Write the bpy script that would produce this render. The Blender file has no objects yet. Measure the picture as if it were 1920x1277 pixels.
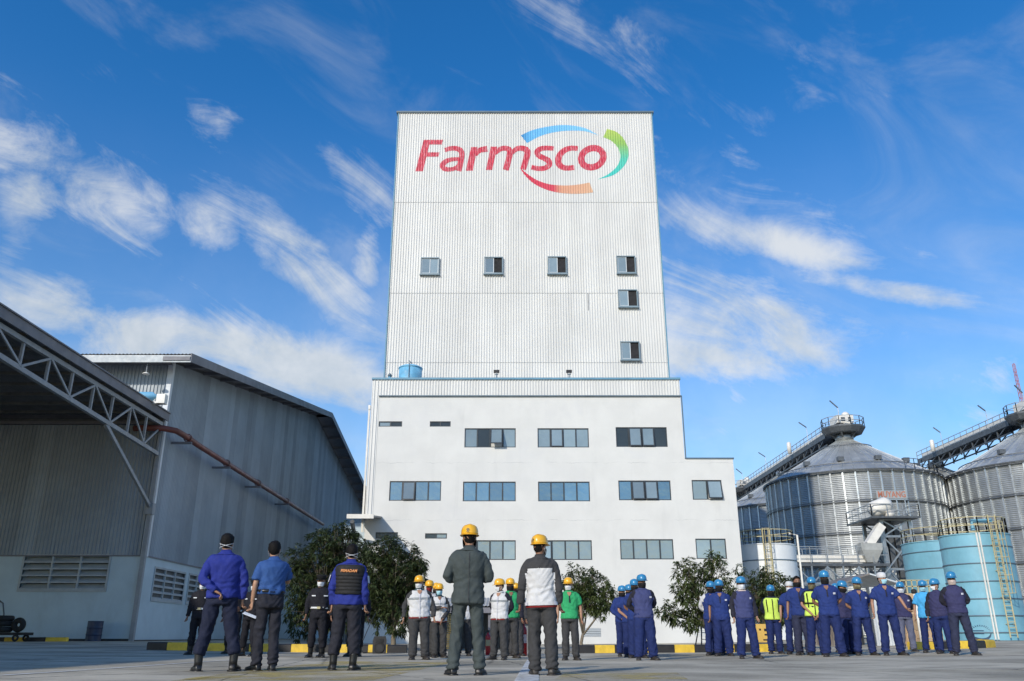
import bpy, bmesh, math, random
import numpy as np
from mathutils import Vector, Matrix, noise as mnoise

random.seed(7)
rng = np.random.default_rng(7)
R = math.radians
sc = bpy.context.scene
C = sc.collection

# ------------------------------------------------------------------ camera
CAM_H = 0.45
FPX = 1550.0                      # focal length in photo pixels (18 mm on 22.3 mm, 1920 wide)
PITCH = math.atan(555.5 / FPX)
cam = bpy.data.cameras.new('camera')
cam.sensor_width = 22.3
cam.lens = 22.3 * FPX / 1920.0
cam.clip_start = 0.1
cam.clip_end = 6000
cam_o = bpy.data.objects.new('camera', cam)
C.objects.link(cam_o)
cam_o.location = (0, 0, CAM_H)
cam_o.rotation_euler = (R(90) + PITCH, 0, 0)
sc.camera = cam_o
CP, SP = math.cos(PITCH), math.sin(PITCH)

# ------------------------------------------------------------------ sun and sky
SUN_A, SUN_E = R(31.2), R(26.5)     # azimuth to the left of straight behind the camera, elevation
to_sun = Vector((-math.sin(SUN_A) * math.cos(SUN_E), -math.cos(SUN_A) * math.cos(SUN_E), math.sin(SUN_E)))
sl = bpy.data.lights.new('sun', 'SUN')
sl.energy = 2.5
sl.angle = R(0.55)
sl.color = (1.0, 0.925, 0.81)
so = bpy.data.objects.new('sun', sl)
C.objects.link(so)
so.rotation_euler = to_sun.to_track_quat('Z', 'Y').to_euler()

w = bpy.data.worlds.new('World')
sc.world = w
w.use_nodes = True


class NT:
    """small helper for writing node trees"""
    def __init__(s, tree):
        s.t = tree
        s.t.nodes.clear()

    def n(s, typ, **kw):
        x = s.t.nodes.new(typ)
        for k, v in kw.items():
            setattr(x, k, v)
        return x

    def l(s, a, b):
        s.t.links.new(a, b)

    def put(s, sock, v):
        if isinstance(v, bpy.types.NodeSocket):
            s.l(v, sock)
        elif v is not None:
            sock.default_value = v

    def math(s, op, a, b=None, c=None, clamp=False):
        m = s.n('ShaderNodeMath', operation=op, use_clamp=clamp)
        s.put(m.inputs[0], a)
        s.put(m.inputs[1], b)
        if c is not None:
            s.put(m.inputs[2], c)
        return m.outputs[0]

    def vmath(s, op, a, b=None):
        m = s.n('ShaderNodeVectorMath', operation=op)
        s.put(m.inputs[0], a)
        if b is not None:
            s.put(m.inputs[1], b)
        return m.outputs[1] if op in ('DOT_PRODUCT', 'LENGTH') else m.outputs[0]

    def mix(s, f, a, b, blend='MIX'):
        m = s.n('ShaderNodeMix', data_type='RGBA', blend_type=blend)
        s.put(m.inputs[0], f)
        s.put(m.inputs[6], a)
        s.put(m.inputs[7], b)
        return m.outputs[2]

    def noise(s, vec, scale, detail=4, rough=0.55, dist=0.0):
        m = s.n('ShaderNodeTexNoise')
        s.put(m.inputs['Vector'], vec)
        m.inputs['Scale'].default_value = scale
        m.inputs['Detail'].default_value = detail
        m.inputs['Roughness'].default_value = rough
        m.inputs['Distortion'].default_value = dist
        return m.outputs['Fac']

    def mapping(s, vec, scale=(1, 1, 1), loc=(0, 0, 0), rot=(0, 0, 0)):
        m = s.n('ShaderNodeMapping')
        s.put(m.inputs[0], vec)
        m.inputs['Scale'].default_value = scale
        m.inputs['Location'].default_value = loc
        m.inputs['Rotation'].default_value = rot
        return m.outputs[0]

    def ramp(s, fac, lo, hi, a=0.0, b=1.0):
        m = s.n('ShaderNodeMapRange', clamp=True, interpolation_type='SMOOTHSTEP')
        s.put(m.inputs[0], fac)
        m.inputs[1].default_value = lo
        m.inputs[2].default_value = hi
        m.inputs[3].default_value = a
        m.inputs[4].default_value = b
        return m.outputs[0]


def ray(u, v):
    """direction of the photo pixel (u, v), in the place's own axes"""
    dx, dy = (u - 960) / FPX, (638.5 - v) / FPX
    return Vector((dx, CP - dy * SP, SP + dy * CP))


def pix(u, v, Y):
    """point at distance Y in front of the camera seen at photo pixel (u, v)"""
    d = ray(u, v)
    return Vector((d.x / d.y * Y, Y, CAM_H + d.z / d.y * Y))


wt = NT(w.node_tree)
sky = wt.n('ShaderNodeTexSky', sky_type='NISHITA', sun_disc=False, sun_elevation=SUN_E,
           sun_rotation=R(180) + SUN_A, altitude=20, air_density=1.0, dust_density=0.45, ozone_density=2.4)
hs = wt.n('ShaderNodeHueSaturation')
hs.inputs['Saturation'].default_value = 1.37
hs.inputs['Value'].default_value = 1.0
wt.l(sky.outputs[0], hs.inputs['Color'])
tc = wt.n('ShaderNodeTexCoord')
dirv = tc.outputs['Generated']
sep = wt.n('ShaderNodeSeparateXYZ')
wt.l(dirv, sep.inputs[0])
# flat cloud layer: direction divided by its height
zz = wt.math('ADD', wt.math('MAXIMUM', sep.outputs[2], 0.0), 0.12)
comb = wt.n('ShaderNodeCombineXYZ')
wt.l(wt.math('DIVIDE', sep.outputs[0], zz), comb.inputs[0])
wt.l(wt.math('DIVIDE', sep.outputs[1], zz), comb.inputs[1])
lay = comb.outputs[0]
turn = wt.mapping(dirv, (1, 1, 1), (0, 0, 0), (0, R(-26), R(-8)))        # wisps trail down to the right
n_fine = wt.noise(wt.mapping(turn, (2.6, 3.4, 7.5), (3.1, 1.7, 0)), 1.9, 12, 0.66, 0.9)
n_big = wt.noise(wt.mapping(lay, (0.8, 0.55, 1), (7.3, 2.2, 0), (0, 0, R(-20))), 1.1, 5, 0.55, 0.4)
n_puff = wt.noise(dirv, 9.0, 8, 0.6, 0.15)
# clouds where the photograph has them: (u, v, half length, half width, tilt in degrees down to the right, amount)
BLOBS = [
    (70, 285, 170, 50, 25, .8), (225, 395, 140, 50, 38, .85), (45, 400, 45, 90, 20, .95), (390, 425, 50, 50, 50, .9),
    (405, 240, 60, 45, -40, .5), (590, 520, 160, 36, 42, 1.05), (690, 490, 30, 60, 10, .7), (690, 330, 70, 80, -30, .45),
    (130, 605, 210, 60, 12, 1.2), (430, 660, 360, 52, 12, 1.3), (670, 745, 80, 34, 5, .9), (640, 700, 90, 40, 8, .7),
    (1470, 460, 190, 26, 17, .8), (1680, 545, 150, 18, 9, 1.0), (1400, 610, 220, 66, 12, 1.0), (1310, 670, 150, 44, 0, 1.0),
    (1130, 80, 170, 50, 10, .28), (1640, 170, 300, 80, -12, .22), (1850, 800, 100, 40, -10, .55), (1330, 780, 110, 60, 0, .6),
    (1890, 690, 40, 50, 0, .6), (300, 80, 50, 50, 0, .3), (140, 140, 60, 30, 0, .4), (1450, 400, 240, 90, 10, .18),
    (1600, 720, 300, 70, 5, .35),
]
cover = None
for (u, v, s1, s2, tilt, amt) in BLOBS:
    c = ray(u, v).normalized()
    ta = R(tilt)
    e1 = (ray(u + 60 * math.cos(ta), v + 60 * math.sin(ta)).normalized() - c).normalized()
    e2 = c.cross(e1).normalized()
    k1, k2 = FPX / (s1 * 1.25), FPX / (s2 * 1.45)
    a = wt.vmath('DOT_PRODUCT', dirv, tuple(e1 * k1))
    a0 = c.dot(e1) * k1
    b = wt.vmath('DOT_PRODUCT', dirv, tuple(e2 * k2))
    a = wt.math('SUBTRACT', a, a0)
    r2 = wt.math('ADD', wt.math('MULTIPLY', a, a), wt.math('MULTIPLY', b, b))
    g = wt.math('POWER', 2.718, wt.math('MULTIPLY', r2, -1.0))
    front = wt.math('GREATER_THAN', wt.vmath('DOT_PRODUCT', dirv, tuple(c)), 0.0)
    g = wt.math('MULTIPLY', wt.math('MULTIPLY', g, amt), front)
    cover = g if cover is None else wt.math('MAXIMUM', cover, g)
mixn = wt.math('ADD', wt.math('MULTIPLY', n_fine, 0.62), wt.math('ADD', wt.math('MULTIPLY', n_big, 0.22), wt.math('MULTIPLY', n_puff, 0.30)))
dens = wt.math('ADD', mixn, wt.math('MULTIPLY', cover, 0.29))
dens = wt.ramp(dens, 0.645, 0.94)
veil = wt.math('MULTIPLY', wt.ramp(sep.outputs[2], 0.0, 0.60, 0.42, 0.0), wt.ramp(n_big, .3, .62, .35, 1.0))      # thin high haze, denser low down
n_thin = wt.noise(wt.mapping(turn, (2.2, 2.6, 5.0), (8.3, 0.4, 5.0)), 1.6, 10, 0.6, 1.2)
thin = wt.ramp(n_thin, .48, .74, 0.0, .18)                                      # faint cirrus all over the sky
dens = wt.math('MAXIMUM', wt.math('MULTIPLY', dens, 0.86, clamp=True), wt.math('ADD', veil, thin, clamp=True))
ccol = wt.mix(wt.ramp(n_puff, .35, .65), (3.5, 3.8, 4.0, 1), (4.7, 4.8, 4.8, 1))
tint = wt.mix(1.0, hs.outputs[0], (.86, .96, 1.07, 1), 'MULTIPLY')
allsky = wt.mix(dens, tint, ccol)
bg = wt.n('ShaderNodeBackground')
wt.l(allsky, bg.inputs['Color'])
bg.inputs['Strength'].default_value = 0.122
w.cycles.sampling_method = 'MANUAL'
w.cycles.sample_map_resolution = 512
wo = wt.n('ShaderNodeOutputWorld')
wt.l(bg.outputs[0], wo.inputs['Surface'])

vs = sc.view_settings
sc.display_settings.display_device = 'sRGB'
vs.view_transform = 'Standard'
vs.look = 'None'
vs.exposure = 0.5
vs.gamma = 1.0
vs.use_curve_mapping = False
sc.cycles.use_denoising = True
sc.cycles.max_bounces = 5


def gz(x, y=0):
    """the yard is a shallow valley that drains along its middle"""
    a = min(abs(x), 18.5)
    return 0.0007 * a * a


# ------------------------------------------------------------------ helpers
def props(o, label=None, cat=None, group=None, kind=None):
    if label: o['label'] = label
    if cat: o['category'] = cat
    if group: o['group'] = group
    if kind: o['kind'] = kind
    return o


ROOT = {}


def thing(name, label, cat, loc=(0, 0, 0), group=None):
    o = bpy.data.objects.new(name, None)
    C.objects.link(o)
    o.location = loc
    o.empty_display_size = 0.2
    ROOT[o.name] = Vector(loc)
    return props(o, label, cat, group)


def attach(o, parent, local=False):
    """parent o, whose coordinates are given in the world unless local"""
    if parent is None:
        return o
    o.parent = parent
    if not local and parent.name in ROOT:
        o.matrix_parent_inverse = Matrix.Translation(-ROOT[parent.name])
    return o


class MB:
    def __init__(s):
        s.v, s.f, s.m = [], [], []

    def add(s, vs_, fs, mi=0):
        b = len(s.v)
        s.v.extend([tuple(p) for p in vs_])
        for f in fs:
            s.f.append(tuple(i + b for i in f))
            s.m.append(mi)
        return s

    def box(s, x0, x1, y0, y1, z0, z1, mi=0):
        x0, x1 = min(x0, x1), max(x0, x1)
        y0, y1 = min(y0, y1), max(y0, y1)
        z0, z1 = min(z0, z1), max(z0, z1)
        return s.add([(x0, y0, z0), (x1, y0, z0), (x1, y1, z0), (x0, y1, z0), (x0, y0, z1), (x1, y0, z1), (x1, y1, z1), (x0, y1, z1)],
                     [(0, 3, 2, 1), (4, 5, 6, 7), (0, 1, 5, 4), (1, 2, 6, 5), (2, 3, 7, 6), (3, 0, 4, 7)], mi)

    def bar(s, p, q, wd, ht=None, up=(0, 0, 1), mi=0):
        p, q = Vector(p), Vector(q)
        ht = ht or wd
        d = (q - p).normalized()
        up = Vector(up)
        if abs(d.dot(up)) > 0.98:
            up = Vector((0, 1, 0))
        sx = d.cross(up).normalized() * (wd / 2)
        uz = sx.cross(d).normalized() * (ht / 2)
        vs_ = [p - sx - uz, p + sx - uz, p + sx + uz, p - sx + uz, q - sx - uz, q + sx - uz, q + sx + uz, q - sx + uz]
        return s.add(vs_, [(0, 1, 2, 3), (7, 6, 5, 4), (0, 4, 5, 1), (1, 5, 6, 2), (2, 6, 7, 3), (3, 7, 4, 0)], mi)

    def tube(s, pts, rad, n=8, mi=0, cap=True, side=None, flat=1.0):
        pts = [Vector(p) for p in pts]
        if not hasattr(rad, '__len__'):
            rad = [rad] * len(pts)
        prev = None
        rings = []
        for i, p in enumerate(pts):
            t = (pts[min(i + 1, len(pts) - 1)] - pts[max(i - 1, 0)]).normalized()
            if prev is None:
                a = Vector(side) if side else (Vector((0, 0, 1)) if abs(t.z) < .9 else Vector((1, 0, 0)))
                prev = (a - t * a.dot(t)).normalized()
            else:
                prev = (prev - t * prev.dot(t)).normalized()
            b = t.cross(prev)
            r = rad[i]
            ra, rb = (r if hasattr(r, '__len__') else (r, r * flat))
            rings.append([p + prev * (ra * math.cos(2 * math.pi * k / n)) + b * (rb * math.sin(2 * math.pi * k / n)) for k in range(n)])
        return s.rings(rings, cap, mi)

    def rings(s, rings, cap=True, mi=0):
        n = len(rings[0])
        vs_ = [p for r in rings for p in r]
        fs = []
        for i in range(len(rings) - 1):
            for k in range(n):
                a, b = i * n + k, i * n + (k + 1) % n
                fs.append((a, b, b + n, a + n))
        if cap:
            fs.append(tuple(reversed(range(n))))
            fs.append(tuple(range((len(rings) - 1) * n, len(rings) * n)))
        return s.add(vs_, fs, mi)

    def lathe(s, prof, n=24, c=(0, 0, 0), mi=0, a0=0, a1=2 * math.pi, cap=True):
        """prof: list of (radius, z)"""
        c = Vector(c)
        full = abs(a1 - a0 - 2 * math.pi) < 1e-6
        if full:
            rs = [[c + Vector((r * math.cos(a0 + 2 * math.pi * k / n), r * math.sin(a0 + 2 * math.pi * k / n), z)) for k in range(n)] for r, z in prof]
            return s.rings(rs, cap, mi)
        vs_, fs = [], []
        m = n + 1
        for r, z in prof:
            for k in range(m):
                a = a0 + (a1 - a0) * k / n
                vs_.append(c + Vector((r * math.cos(a), r * math.sin(a), z)))
        for i in range(len(prof) - 1):
            for k in range(n):
                fs.append((i * m + k, i * m + k + 1, (i + 1) * m + k + 1, (i + 1) * m + k))
        return s.add(vs_, fs, mi)

    def mesh(s, name, mats, smooth=False):
        me = bpy.data.meshes.new(name)
        me.from_pydata(s.v, [], s.f)
        for m in (mats if isinstance(mats, (list, tuple)) else [mats]):
            me.materials.append(m)
        if any(s.m):
            me.polygons.foreach_set('material_index', s.m)
        if smooth:
            me.polygons.foreach_set('use_smooth', [True] * len(s.f))
        me.update()
        return me

    def build(s, name, mats, parent=None, smooth=False, local=False, **kw):
        o = bpy.data.objects.new(name, s.mesh(name, mats, smooth))
        C.objects.link(o)
        attach(o, parent, local)
        return props(o, **kw)


def inst(name, me, parent=None, loc=(0, 0, 0), rz=0, scale=None, local=False, **kw):
    """an object that shares mesh data"""
    o = bpy.data.objects.new(name, me)
    C.objects.link(o)
    o.location = loc
    o.rotation_euler = (0, 0, rz)
    if scale: o.scale = scale
    attach(o, parent, local)
    return props(o, **kw)


def smooth_by_angle(o, ang=35):
    me = o.data
    bm = bmesh.new()
    bm.from_mesh(me)
    for f in bm.faces: f.smooth = True
    for e in bm.edges:
        if len(e.link_faces) == 2 and e.calc_face_angle(0) > R(ang): e.smooth = False
    bm.to_mesh(me)
    bm.free()
    return o


# ------------------------------------------------------------------ materials
MATS = {}


def pmat(name, col, rough=0.6, metal=0.0, var=0.12, scale=2.0, stretch=(1, 1, 1), bump=0.0, bscale=30.0, bstretch=(1, 1, 1),
         rnd=0.0, dirt=0.0, dirtcol=(0.10, 0.085, 0.065), dscale=0.7, dstretch=(1, 1, .25), spec=0.5, coat=0.0, rvar=0.12):
    m = bpy.data.materials.new(name)
    m.use_nodes = True
    t = NT(m.node_tree)
    out = t.n('ShaderNodeOutputMaterial')
    p = t.n('ShaderNodeBsdfPrincipled')
    t.l(p.outputs[0], out.inputs[0])
    geo = t.n('ShaderNodeNewGeometry')
    pos = geo.outputs['Position']
    c4 = lambda k: (min(col[0] * k, 1), min(col[1] * k, 1), min(col[2] * k, 1), 1)
    n1 = t.noise(t.mapping(pos, stretch), scale, 6, 0.6)
    f = t.ramp(n1, .3, .7)
    c = t.mix(f, c4(1 - var), c4(1 + var))
    if rnd:
        oi = t.n('ShaderNodeObjectInfo')
        k = t.math('ADD', t.math('MULTIPLY', oi.outputs['Random'], 2 * rnd), 1 - rnd)
        cc = t.n('ShaderNodeCombineColor')
        for i in range(3): t.l(k, cc.inputs[i])
        c = t.mix(1.0, c, cc.outputs[0], 'MULTIPLY')
    if dirt:
        n2 = t.noise(t.mapping(pos, dstretch, (5, 9, 2)), dscale, 8, 0.68, 0.3)
        c = t.mix(t.ramp(n2, .52, .82, 0, dirt), c, (*dirtcol, 1))
    t.l(c, p.inputs['Base Color'])
    p.inputs['Metallic'].default_value = metal
    p.inputs['Specular IOR Level'].default_value = spec
    if coat: p.inputs['Coat Weight'].default_value = coat
    n3 = t.noise(t.mapping(pos, stretch, (1, 4, 7)), scale * 2.3, 5, 0.6)
    t.l(t.ramp(n3, .25, .75, max(rough - rvar, .03), min(rough + rvar, 1)), p.inputs['Roughness'])
    if bump:
        nb = t.noise(t.mapping(pos, bstretch), bscale, 5, 0.6)
        b = t.n('ShaderNodeBump')
        b.inputs['Strength'].default_value = 1.0
        b.inputs['Distance'].default_value = bump
        t.l(nb, b.inputs['Height'])
        t.l(b.outputs[0], p.inputs['Normal'])
    m['nt'] = 1
    MATS[name] = m
    return m


M_WHITE = pmat('white_render', (.645, .645, .618), .75, var=.04, scale=.6, bump=.006, bscale=14, dirt=.26, dirtcol=(.40, .41, .40), dscale=.7, dstretch=(1.6, 1.6, .22))
M_CLAD = pmat('white_sheet', (.65, .652, .63), .45, var=.04, scale=.3, rnd=.03, dirt=.25, dirtcol=(.42, .42, .40), dscale=.9, dstretch=(1.6, 1.6, .12))
M_STRIP = pmat('strip_dark', (.25, .27, .29), .7, var=.2)
M_FLASH = pmat('blue_flashing', (.12, .27, .38), .45, var=.1, dirt=.15)
M_TRIM = pmat('slate_trim', (.10, .15, .19), .5, var=.1)
M_FRAME = pmat('window_frame_dark', (.035, .042, .048), .4, var=.1)
M_FRAMEL = pmat('window_frame_grey', (.20, .27, .31), .4, var=.08)
M_FRAMEW = pmat('window_sash_white', (.6, .64, .66), .4, var=.05)
M_DARK = pmat('dark_interior', (.02, .02, .022), .9, var=.3)
M_CONC = pmat('concrete', (.33, .33, .32), .85, var=.15, scale=1.2, bump=.004, bscale=40, dirt=.4)
M_STEEL = pmat('galvanised_steel', (.36, .38, .39), .42, .75, var=.15, scale=1.5, dirt=.25, dirtcol=(.12, .10, .08))
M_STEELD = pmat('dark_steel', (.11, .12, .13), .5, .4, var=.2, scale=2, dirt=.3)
M_RAILG = pmat('grey_rail_paint', (.30, .33, .35), .5, .2, var=.12)
M_RAILY = pmat('yellow_rail_paint', (.47, .41, .23), .55, var=.12, dirt=.3)
M_MACH = pmat('off_white_machine_paint', (.74, .72, .66), .45, var=.08, dirt=.35)
M_BLACK = pmat('black_plastic', (.015, .015, .017), .5, var=.2)
M_RUBBER = pmat('rubber', (.018, .018, .018), .8, var=.2)
M_YEL = pmat('yellow_kerb_paint', (.70, .47, .045), .6, var=.14, scale=5, rnd=.08, dirt=.35, dscale=4, dstretch=(1, 1, 1))
M_BLK = pmat('black_kerb_paint', (.018, .017, .018), .55, var=.3, scale=5, dirt=.12, dirtcol=(.12, .11, .1), dscale=5, dstretch=(1, 1, 1))


def glass_mat(name, col, rough=.06, spec=.9, ior=1.7):
    m = pmat(name, col, rough, 0, var=.10, scale=.6, spec=spec, rvar=.02, rnd=.3, bump=.03, bscale=1.1)
    p = [n for n in m.node_tree.nodes if n.type == 'BSDF_PRINCIPLED'][0]
    p.inputs['IOR'].default_value = ior
    return m


M_GLASS = glass_mat('window_glass_pale', (.20, .26, .28), spec=.8)
M_GLASSB = glass_mat('window_glass_blue', (.07, .16, .24), spec=.9, ior=1.9)
M_GLASSD = glass_mat('window_glass_dark', (.035, .045, .05), spec=.5, ior=1.5)
M_BLIND = pmat('window_blind', (.60, .60, .56), .8, var=.05)
# ------------------------------------------------------------------ ground
def ground_mat():
    m = bpy.data.materials.new('yard_concrete')
    m.use_nodes = True
    t = NT(m.node_tree)
    out = t.n('ShaderNodeOutputMaterial')
    p = t.n('ShaderNodeBsdfPrincipled')
    t.l(p.outputs[0], out.inputs[0])
    pos = t.n('ShaderNodeNewGeometry').outputs['Position']
    n1 = t.noise(pos, .35, 8, .62, .3)
    c = t.mix(t.ramp(n1, .33, .68), (.25, .225, .17, 1), (.58, .525, .41, 1))
    n2 = t.noise(t.mapping(pos, (.5, 1.6, 1)), 1.3, 8, .7, .5)
    c = t.mix(t.ramp(n2, .48, .72, 0, .65), c, (.135, .12, .092, 1))
    n4 = t.noise(t.mapping(pos, (1, 1, 1), (9, 2, 0)), 22, 4, .7)
    c = t.mix(t.ramp(n4, .35, .75, 0, .35), c, (.56, .52, .44, 1))
    n5 = t.noise(t.mapping(pos, (.12, .5, 1), (2, 8, 0)), .8, 6, .6)
    c = t.mix(t.ramp(n5, .52, .75, 0, .45), c, (.38, .32, .21, 1))
    # slab joints
    sx = t.n('ShaderNodeSeparateXYZ')
    t.l(pos, sx.inputs[0])
    jn = t.noise(pos, 1.5, 3, .6)
    jit = t.math('MULTIPLY', t.math('SUBTRACT', jn, .5), .12)
    fx = t.math('ABSOLUTE', t.math('SUBTRACT', t.math('FRACT', t.math('MULTIPLY', t.math('ADD', t.math('ADD', sx.outputs[0], t.math('MULTIPLY', sx.outputs[1], .12)), jit), .25)), .5))
    fy = t.math('ABSOLUTE', t.math('SUBTRACT', t.math('FRACT', t.math('MULTIPLY', t.math('ADD', sx.outputs[1], jit), .2)), .5))
    jx = t.ramp(fx, .0, .006, 1, 0)
    jy = t.ramp(fy, .0, .008, 1, 0)
    vor = t.n('ShaderNodeTexVoronoi', feature='DISTANCE_TO_EDGE')
    t.l(t.mapping(pos, (1, .7, 1)), vor.inputs['Vector'])
    vor.inputs['Scale'].default_value = .16
    vor.inputs['Randomness'].default_value = 1
    nz = t.noise(pos, 2.2, 6, .7)
    cr = t.ramp(t.math('ADD', vor.outputs['Distance'], t.math('MULTIPLY', t.math('SUBTRACT', nz, .5), .06)), 0.0, .006, .8, 0)
    jj = t.math('MAXIMUM', t.math('MAXIMUM', jx, jy), cr)
    c = t.mix(t.math('MULTIPLY', jj, .75), c, (.03, .03, .03, 1))
    t.l(c, p.inputs['Base Color'])
    t.l(t.ramp(n2, .3, .8, .95, .75), p.inputs['Roughness'])
    p.inputs['Specular IOR Level'].default_value = .2
    b = t.n('ShaderNodeBump')
    b.inputs['Distance'].default_value = .01
    t.l(t.math('SUBTRACT', t.math('ADD', n4, t.math('MULTIPLY', n2, .8)), jj), b.inputs['Height'])
    t.l(b.outputs[0], p.inputs['Normal'])
    return m


M_GROUND = ground_mat()
xs = [-3000, -400, -80] + [x * 1.0 for x in range(-26, 27)] + [80, 400, 3000]
ys = [-60, 0, 4, 8, 12, 16, 20, 24, 28, 40, 60, 120, 400, 3000]
g = MB()
g.add([(x, y, gz(x)) for y in ys for x in xs],
      [(j * len(xs) + i, j * len(xs) + i + 1, (j + 1) * len(xs) + i + 1, (j + 1) * len(xs) + i) for j in range(len(ys) - 1) for i in range(len(xs) - 1)])
g.build('ground', M_GROUND, None, True, kind='structure', label='grey weathered concrete yard in front of the mill')


def gpix(u, v):
    """ground point seen at photo pixel"""
    d = ray(u, v)
    z = 0.0
    for _ in range(12):
        k = (z - CAM_H) / d.z
        z = gz(d.x * k)
    return Vector((d.x * k, d.y * k, z))


def worn_paint(name, col, lo=.35, hi=.6, mx=.9, scale=3.0):
    m = pmat(name, col, .7, var=.15, scale=4)
    t = NT.__new__(NT)
    t.t = m.node_tree
    p = [n for n in t.t.nodes if n.type == 'BSDF_PRINCIPLED'][0]
    pos = t.n('ShaderNodeNewGeometry').outputs['Position']
    t.l(t.ramp(t.noise(pos, scale, 8, .7, .3), lo, hi, 0, mx), p.inputs['Alpha'])
    return m


M_WLINE = worn_paint('worn_white_paint', (.62, .63, .62), .28, .55, .85)
M_YLINE = worn_paint('worn_yellow_paint', (.50, .39, .12), .36, .66, .8, 1.2)


def ground_strip(name, pts, wid, mat, dz, label):
    """painted strip along ground points"""
    P = [gpix(*p) for p in pts]
    out = []
    for a, b in zip(P[:-1], P[1:]):
        n = max(2, int((b - a).length / .5))
        out += [a.lerp(b, i / n) for i in range(n)]
    out.append(P[-1])
    mb = MB()
    L, Rr = [], []
    for i, p in enumerate(out):
        t = (out[min(i + 1, len(out) - 1)] - out[max(i - 1, 0)])
        nrm = Vector((-t.y, t.x, 0)).normalized() * wid / 2
        for lst, q in ((L, p - nrm), (Rr, p + nrm)):
            lst.append((q.x, q.y, gz(q.x) + dz))
    n = len(out)
    mb.add(L + Rr, [(i, i + 1, n + i + 1, n + i) for i in range(n - 1)])
    return mb.build(name, mat, None, kind='structure', label=label)


def ground_patch(name, quad, mat, dz, label, n=12):
    P = [gpix(*p) for p in quad]
    mb = MB()
    vs_ = []
    for j in range(n + 1):
        for i in range(n + 1):
            q = P[0].lerp(P[1], i / n).lerp(P[3].lerp(P[2], i / n), j / n)
            vs_.append((q.x, q.y, gz(q.x) + dz))
    mb.add(vs_, [(j * (n + 1) + i, j * (n + 1) + i + 1, (j + 1) * (n + 1) + i + 1, (j + 1) * (n + 1) + i) for j in range(n) for i in range(n)])
    return mb.build(name, mat, None, kind='structure', label=label)


ground_patch('yellow_marking', [(330, 1276), (700, 1276), (850, 1242), (620, 1240)], M_YLINE, .004, 'broad faded yellow painted zone on the yard floor')
ground_patch('yellow_marking', [(1040, 1274), (1290, 1274), (1270, 1262), (1060, 1262)], M_YLINE, .004, 'small faded yellow painted patch right of the middle')
ground_strip('yellow_line', [(60, 1254), (150, 1253)], .16, M_YLINE, .004, 'short faded yellow line at the far left of the yard')
ground_strip('yellow_line', [(330, 1278), (440, 1262), (560, 1250)], .14, M_YLINE, .008, 'faded yellow line slanting from the bottom edge at left')
ground_strip('white_line', [(-40, 1270), (180, 1256), (372, 1242), (520, 1233)], .11, M_WLINE, .008, 'long worn white line at the left of the yard')
ground_strip('white_line', [(984, 1290), (992, 1262), (1001, 1236)], .26, M_WLINE, .008, 'short wide worn white line near the middle of the yard')

# ------------------------------------------------------------------ kerbs with black and yellow blocks
KY = 25.6


def kerb(name, label, path, block, h, d, first=0):
    """path: list of ground points; blocks laid end to end"""
    t = thing(name, label, 'kerb', (path[0][0], path[0][1], gz(path[0][0])))
    k = first
    for a, b in zip(path[:-1], path[1:]):
        a, b = Vector(a), Vector(b)
        L = (b - a).length
        n = max(1, round(L / block))
        rz = math.atan2(b.y - a.y, b.x - a.x)
        for i in range(n):
            bl = L / n
            mb = MB()
            e = .012
            # chamfered top edges, a little play between blocks
            pr = [(0, 0), (0, h - .03), (.03, h), (d - .03, h), (d, h - .03), (d, 0)]
            x0, x1 = .004, bl - .004
            j = random.uniform(-.008, .008)
            vs_ = [(x0, y + j, z) for y, z in pr] + [(x1, y + j, z) for y, z in pr]
            m = len(pr)
            mb.add(vs_, [(i2, i2 + m, (i2 + 1) % m + m, (i2 + 1) % m) for i2 in range(m)] + [tuple(range(m)), tuple(reversed(range(m, 2 * m)))])
            q = a.lerp(b, i / n)
            o = inst('kerb_block', mb.mesh('kerb_block', M_YEL if k % 2 else M_BLK), t, (q.x, q.y, gz(q.x) - .01), rz)
            k += 1
    return t


def kx(u, Y=KY): return pix(u, 1220, Y).x


kerb('kerb', 'black and yellow kerb running in front of the two large dark trees at left', [(kx(258), KY + .6, 0), (kx(545), KY, 0), (kx(762), KY, 0)], .6, .23, .28)
kerb('kerb', 'black and yellow kerb at the foot of the white mill wall', [(kx(1078), KY, 0), (kx(1490), KY, 0)], .6, .23, .28)
kerb('kerb', 'black and yellow kerb bending round in front of the large blue tank', [(kx(1712), KY, 0), (kx(1840), KY + .2, 0), (14.6, 26.6, 0), (15.6, 29.5, 0)], .6, .23, .28, 1)
kerb('kerb', 'low black and yellow kerb before the pale blue warehouse wall under the canopy', [(-32.5, 41.2, 0), (-20.9, 41.2, 0)], .98, .2, .25)

M_SOIL = pmat('planting_soil', (.26, .24, .20), .95, var=.3, scale=1.5, bump=.02, bscale=12, dirt=.4, dirtcol=(.07, .09, .03), dscale=2, dstretch=(1, 1, 1))
for (xa, xb, lab) in ((kx(258), kx(762), 'bare planting bed behind the left kerb'), (kx(1078), kx(1490), 'bare planting bed along the mill wall')):
    mb = MB()
    n = 24
    vs_ = [(xa + (xb - xa) * i / n, y, gz(xa + (xb - xa) * i / n) + .012) for y in (KY + (.9 if xa < 0 else .27), 54.9) for i in range(n + 1)]
    mb.add(vs_, [(i, i + 1, n + 2 + i, n + 1 + i) for i in range(n)])
    mb.build('planting_bed', M_SOIL, None, kind='structure', label=lab)

# ------------------------------------------------------------------ corrugated sheet
RIB_H = .055


def corr_bp(x0, x1, pitch, h=RIB_H):
    """breakpoints (x, proudness) of a trapezoid sheet between x0 and x1, ribs centred in each pitch"""
    pts = []
    n = round((x1 - x0) / pitch)
    for i in range(n):
        c = x0 + (i + .5) * pitch
        pts += [(c - .036, 0), (c - .016, h), (c + .016, h), (c + .036, 0)]
    return [(x0, 0)] + pts + [(x1, 0)]


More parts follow.
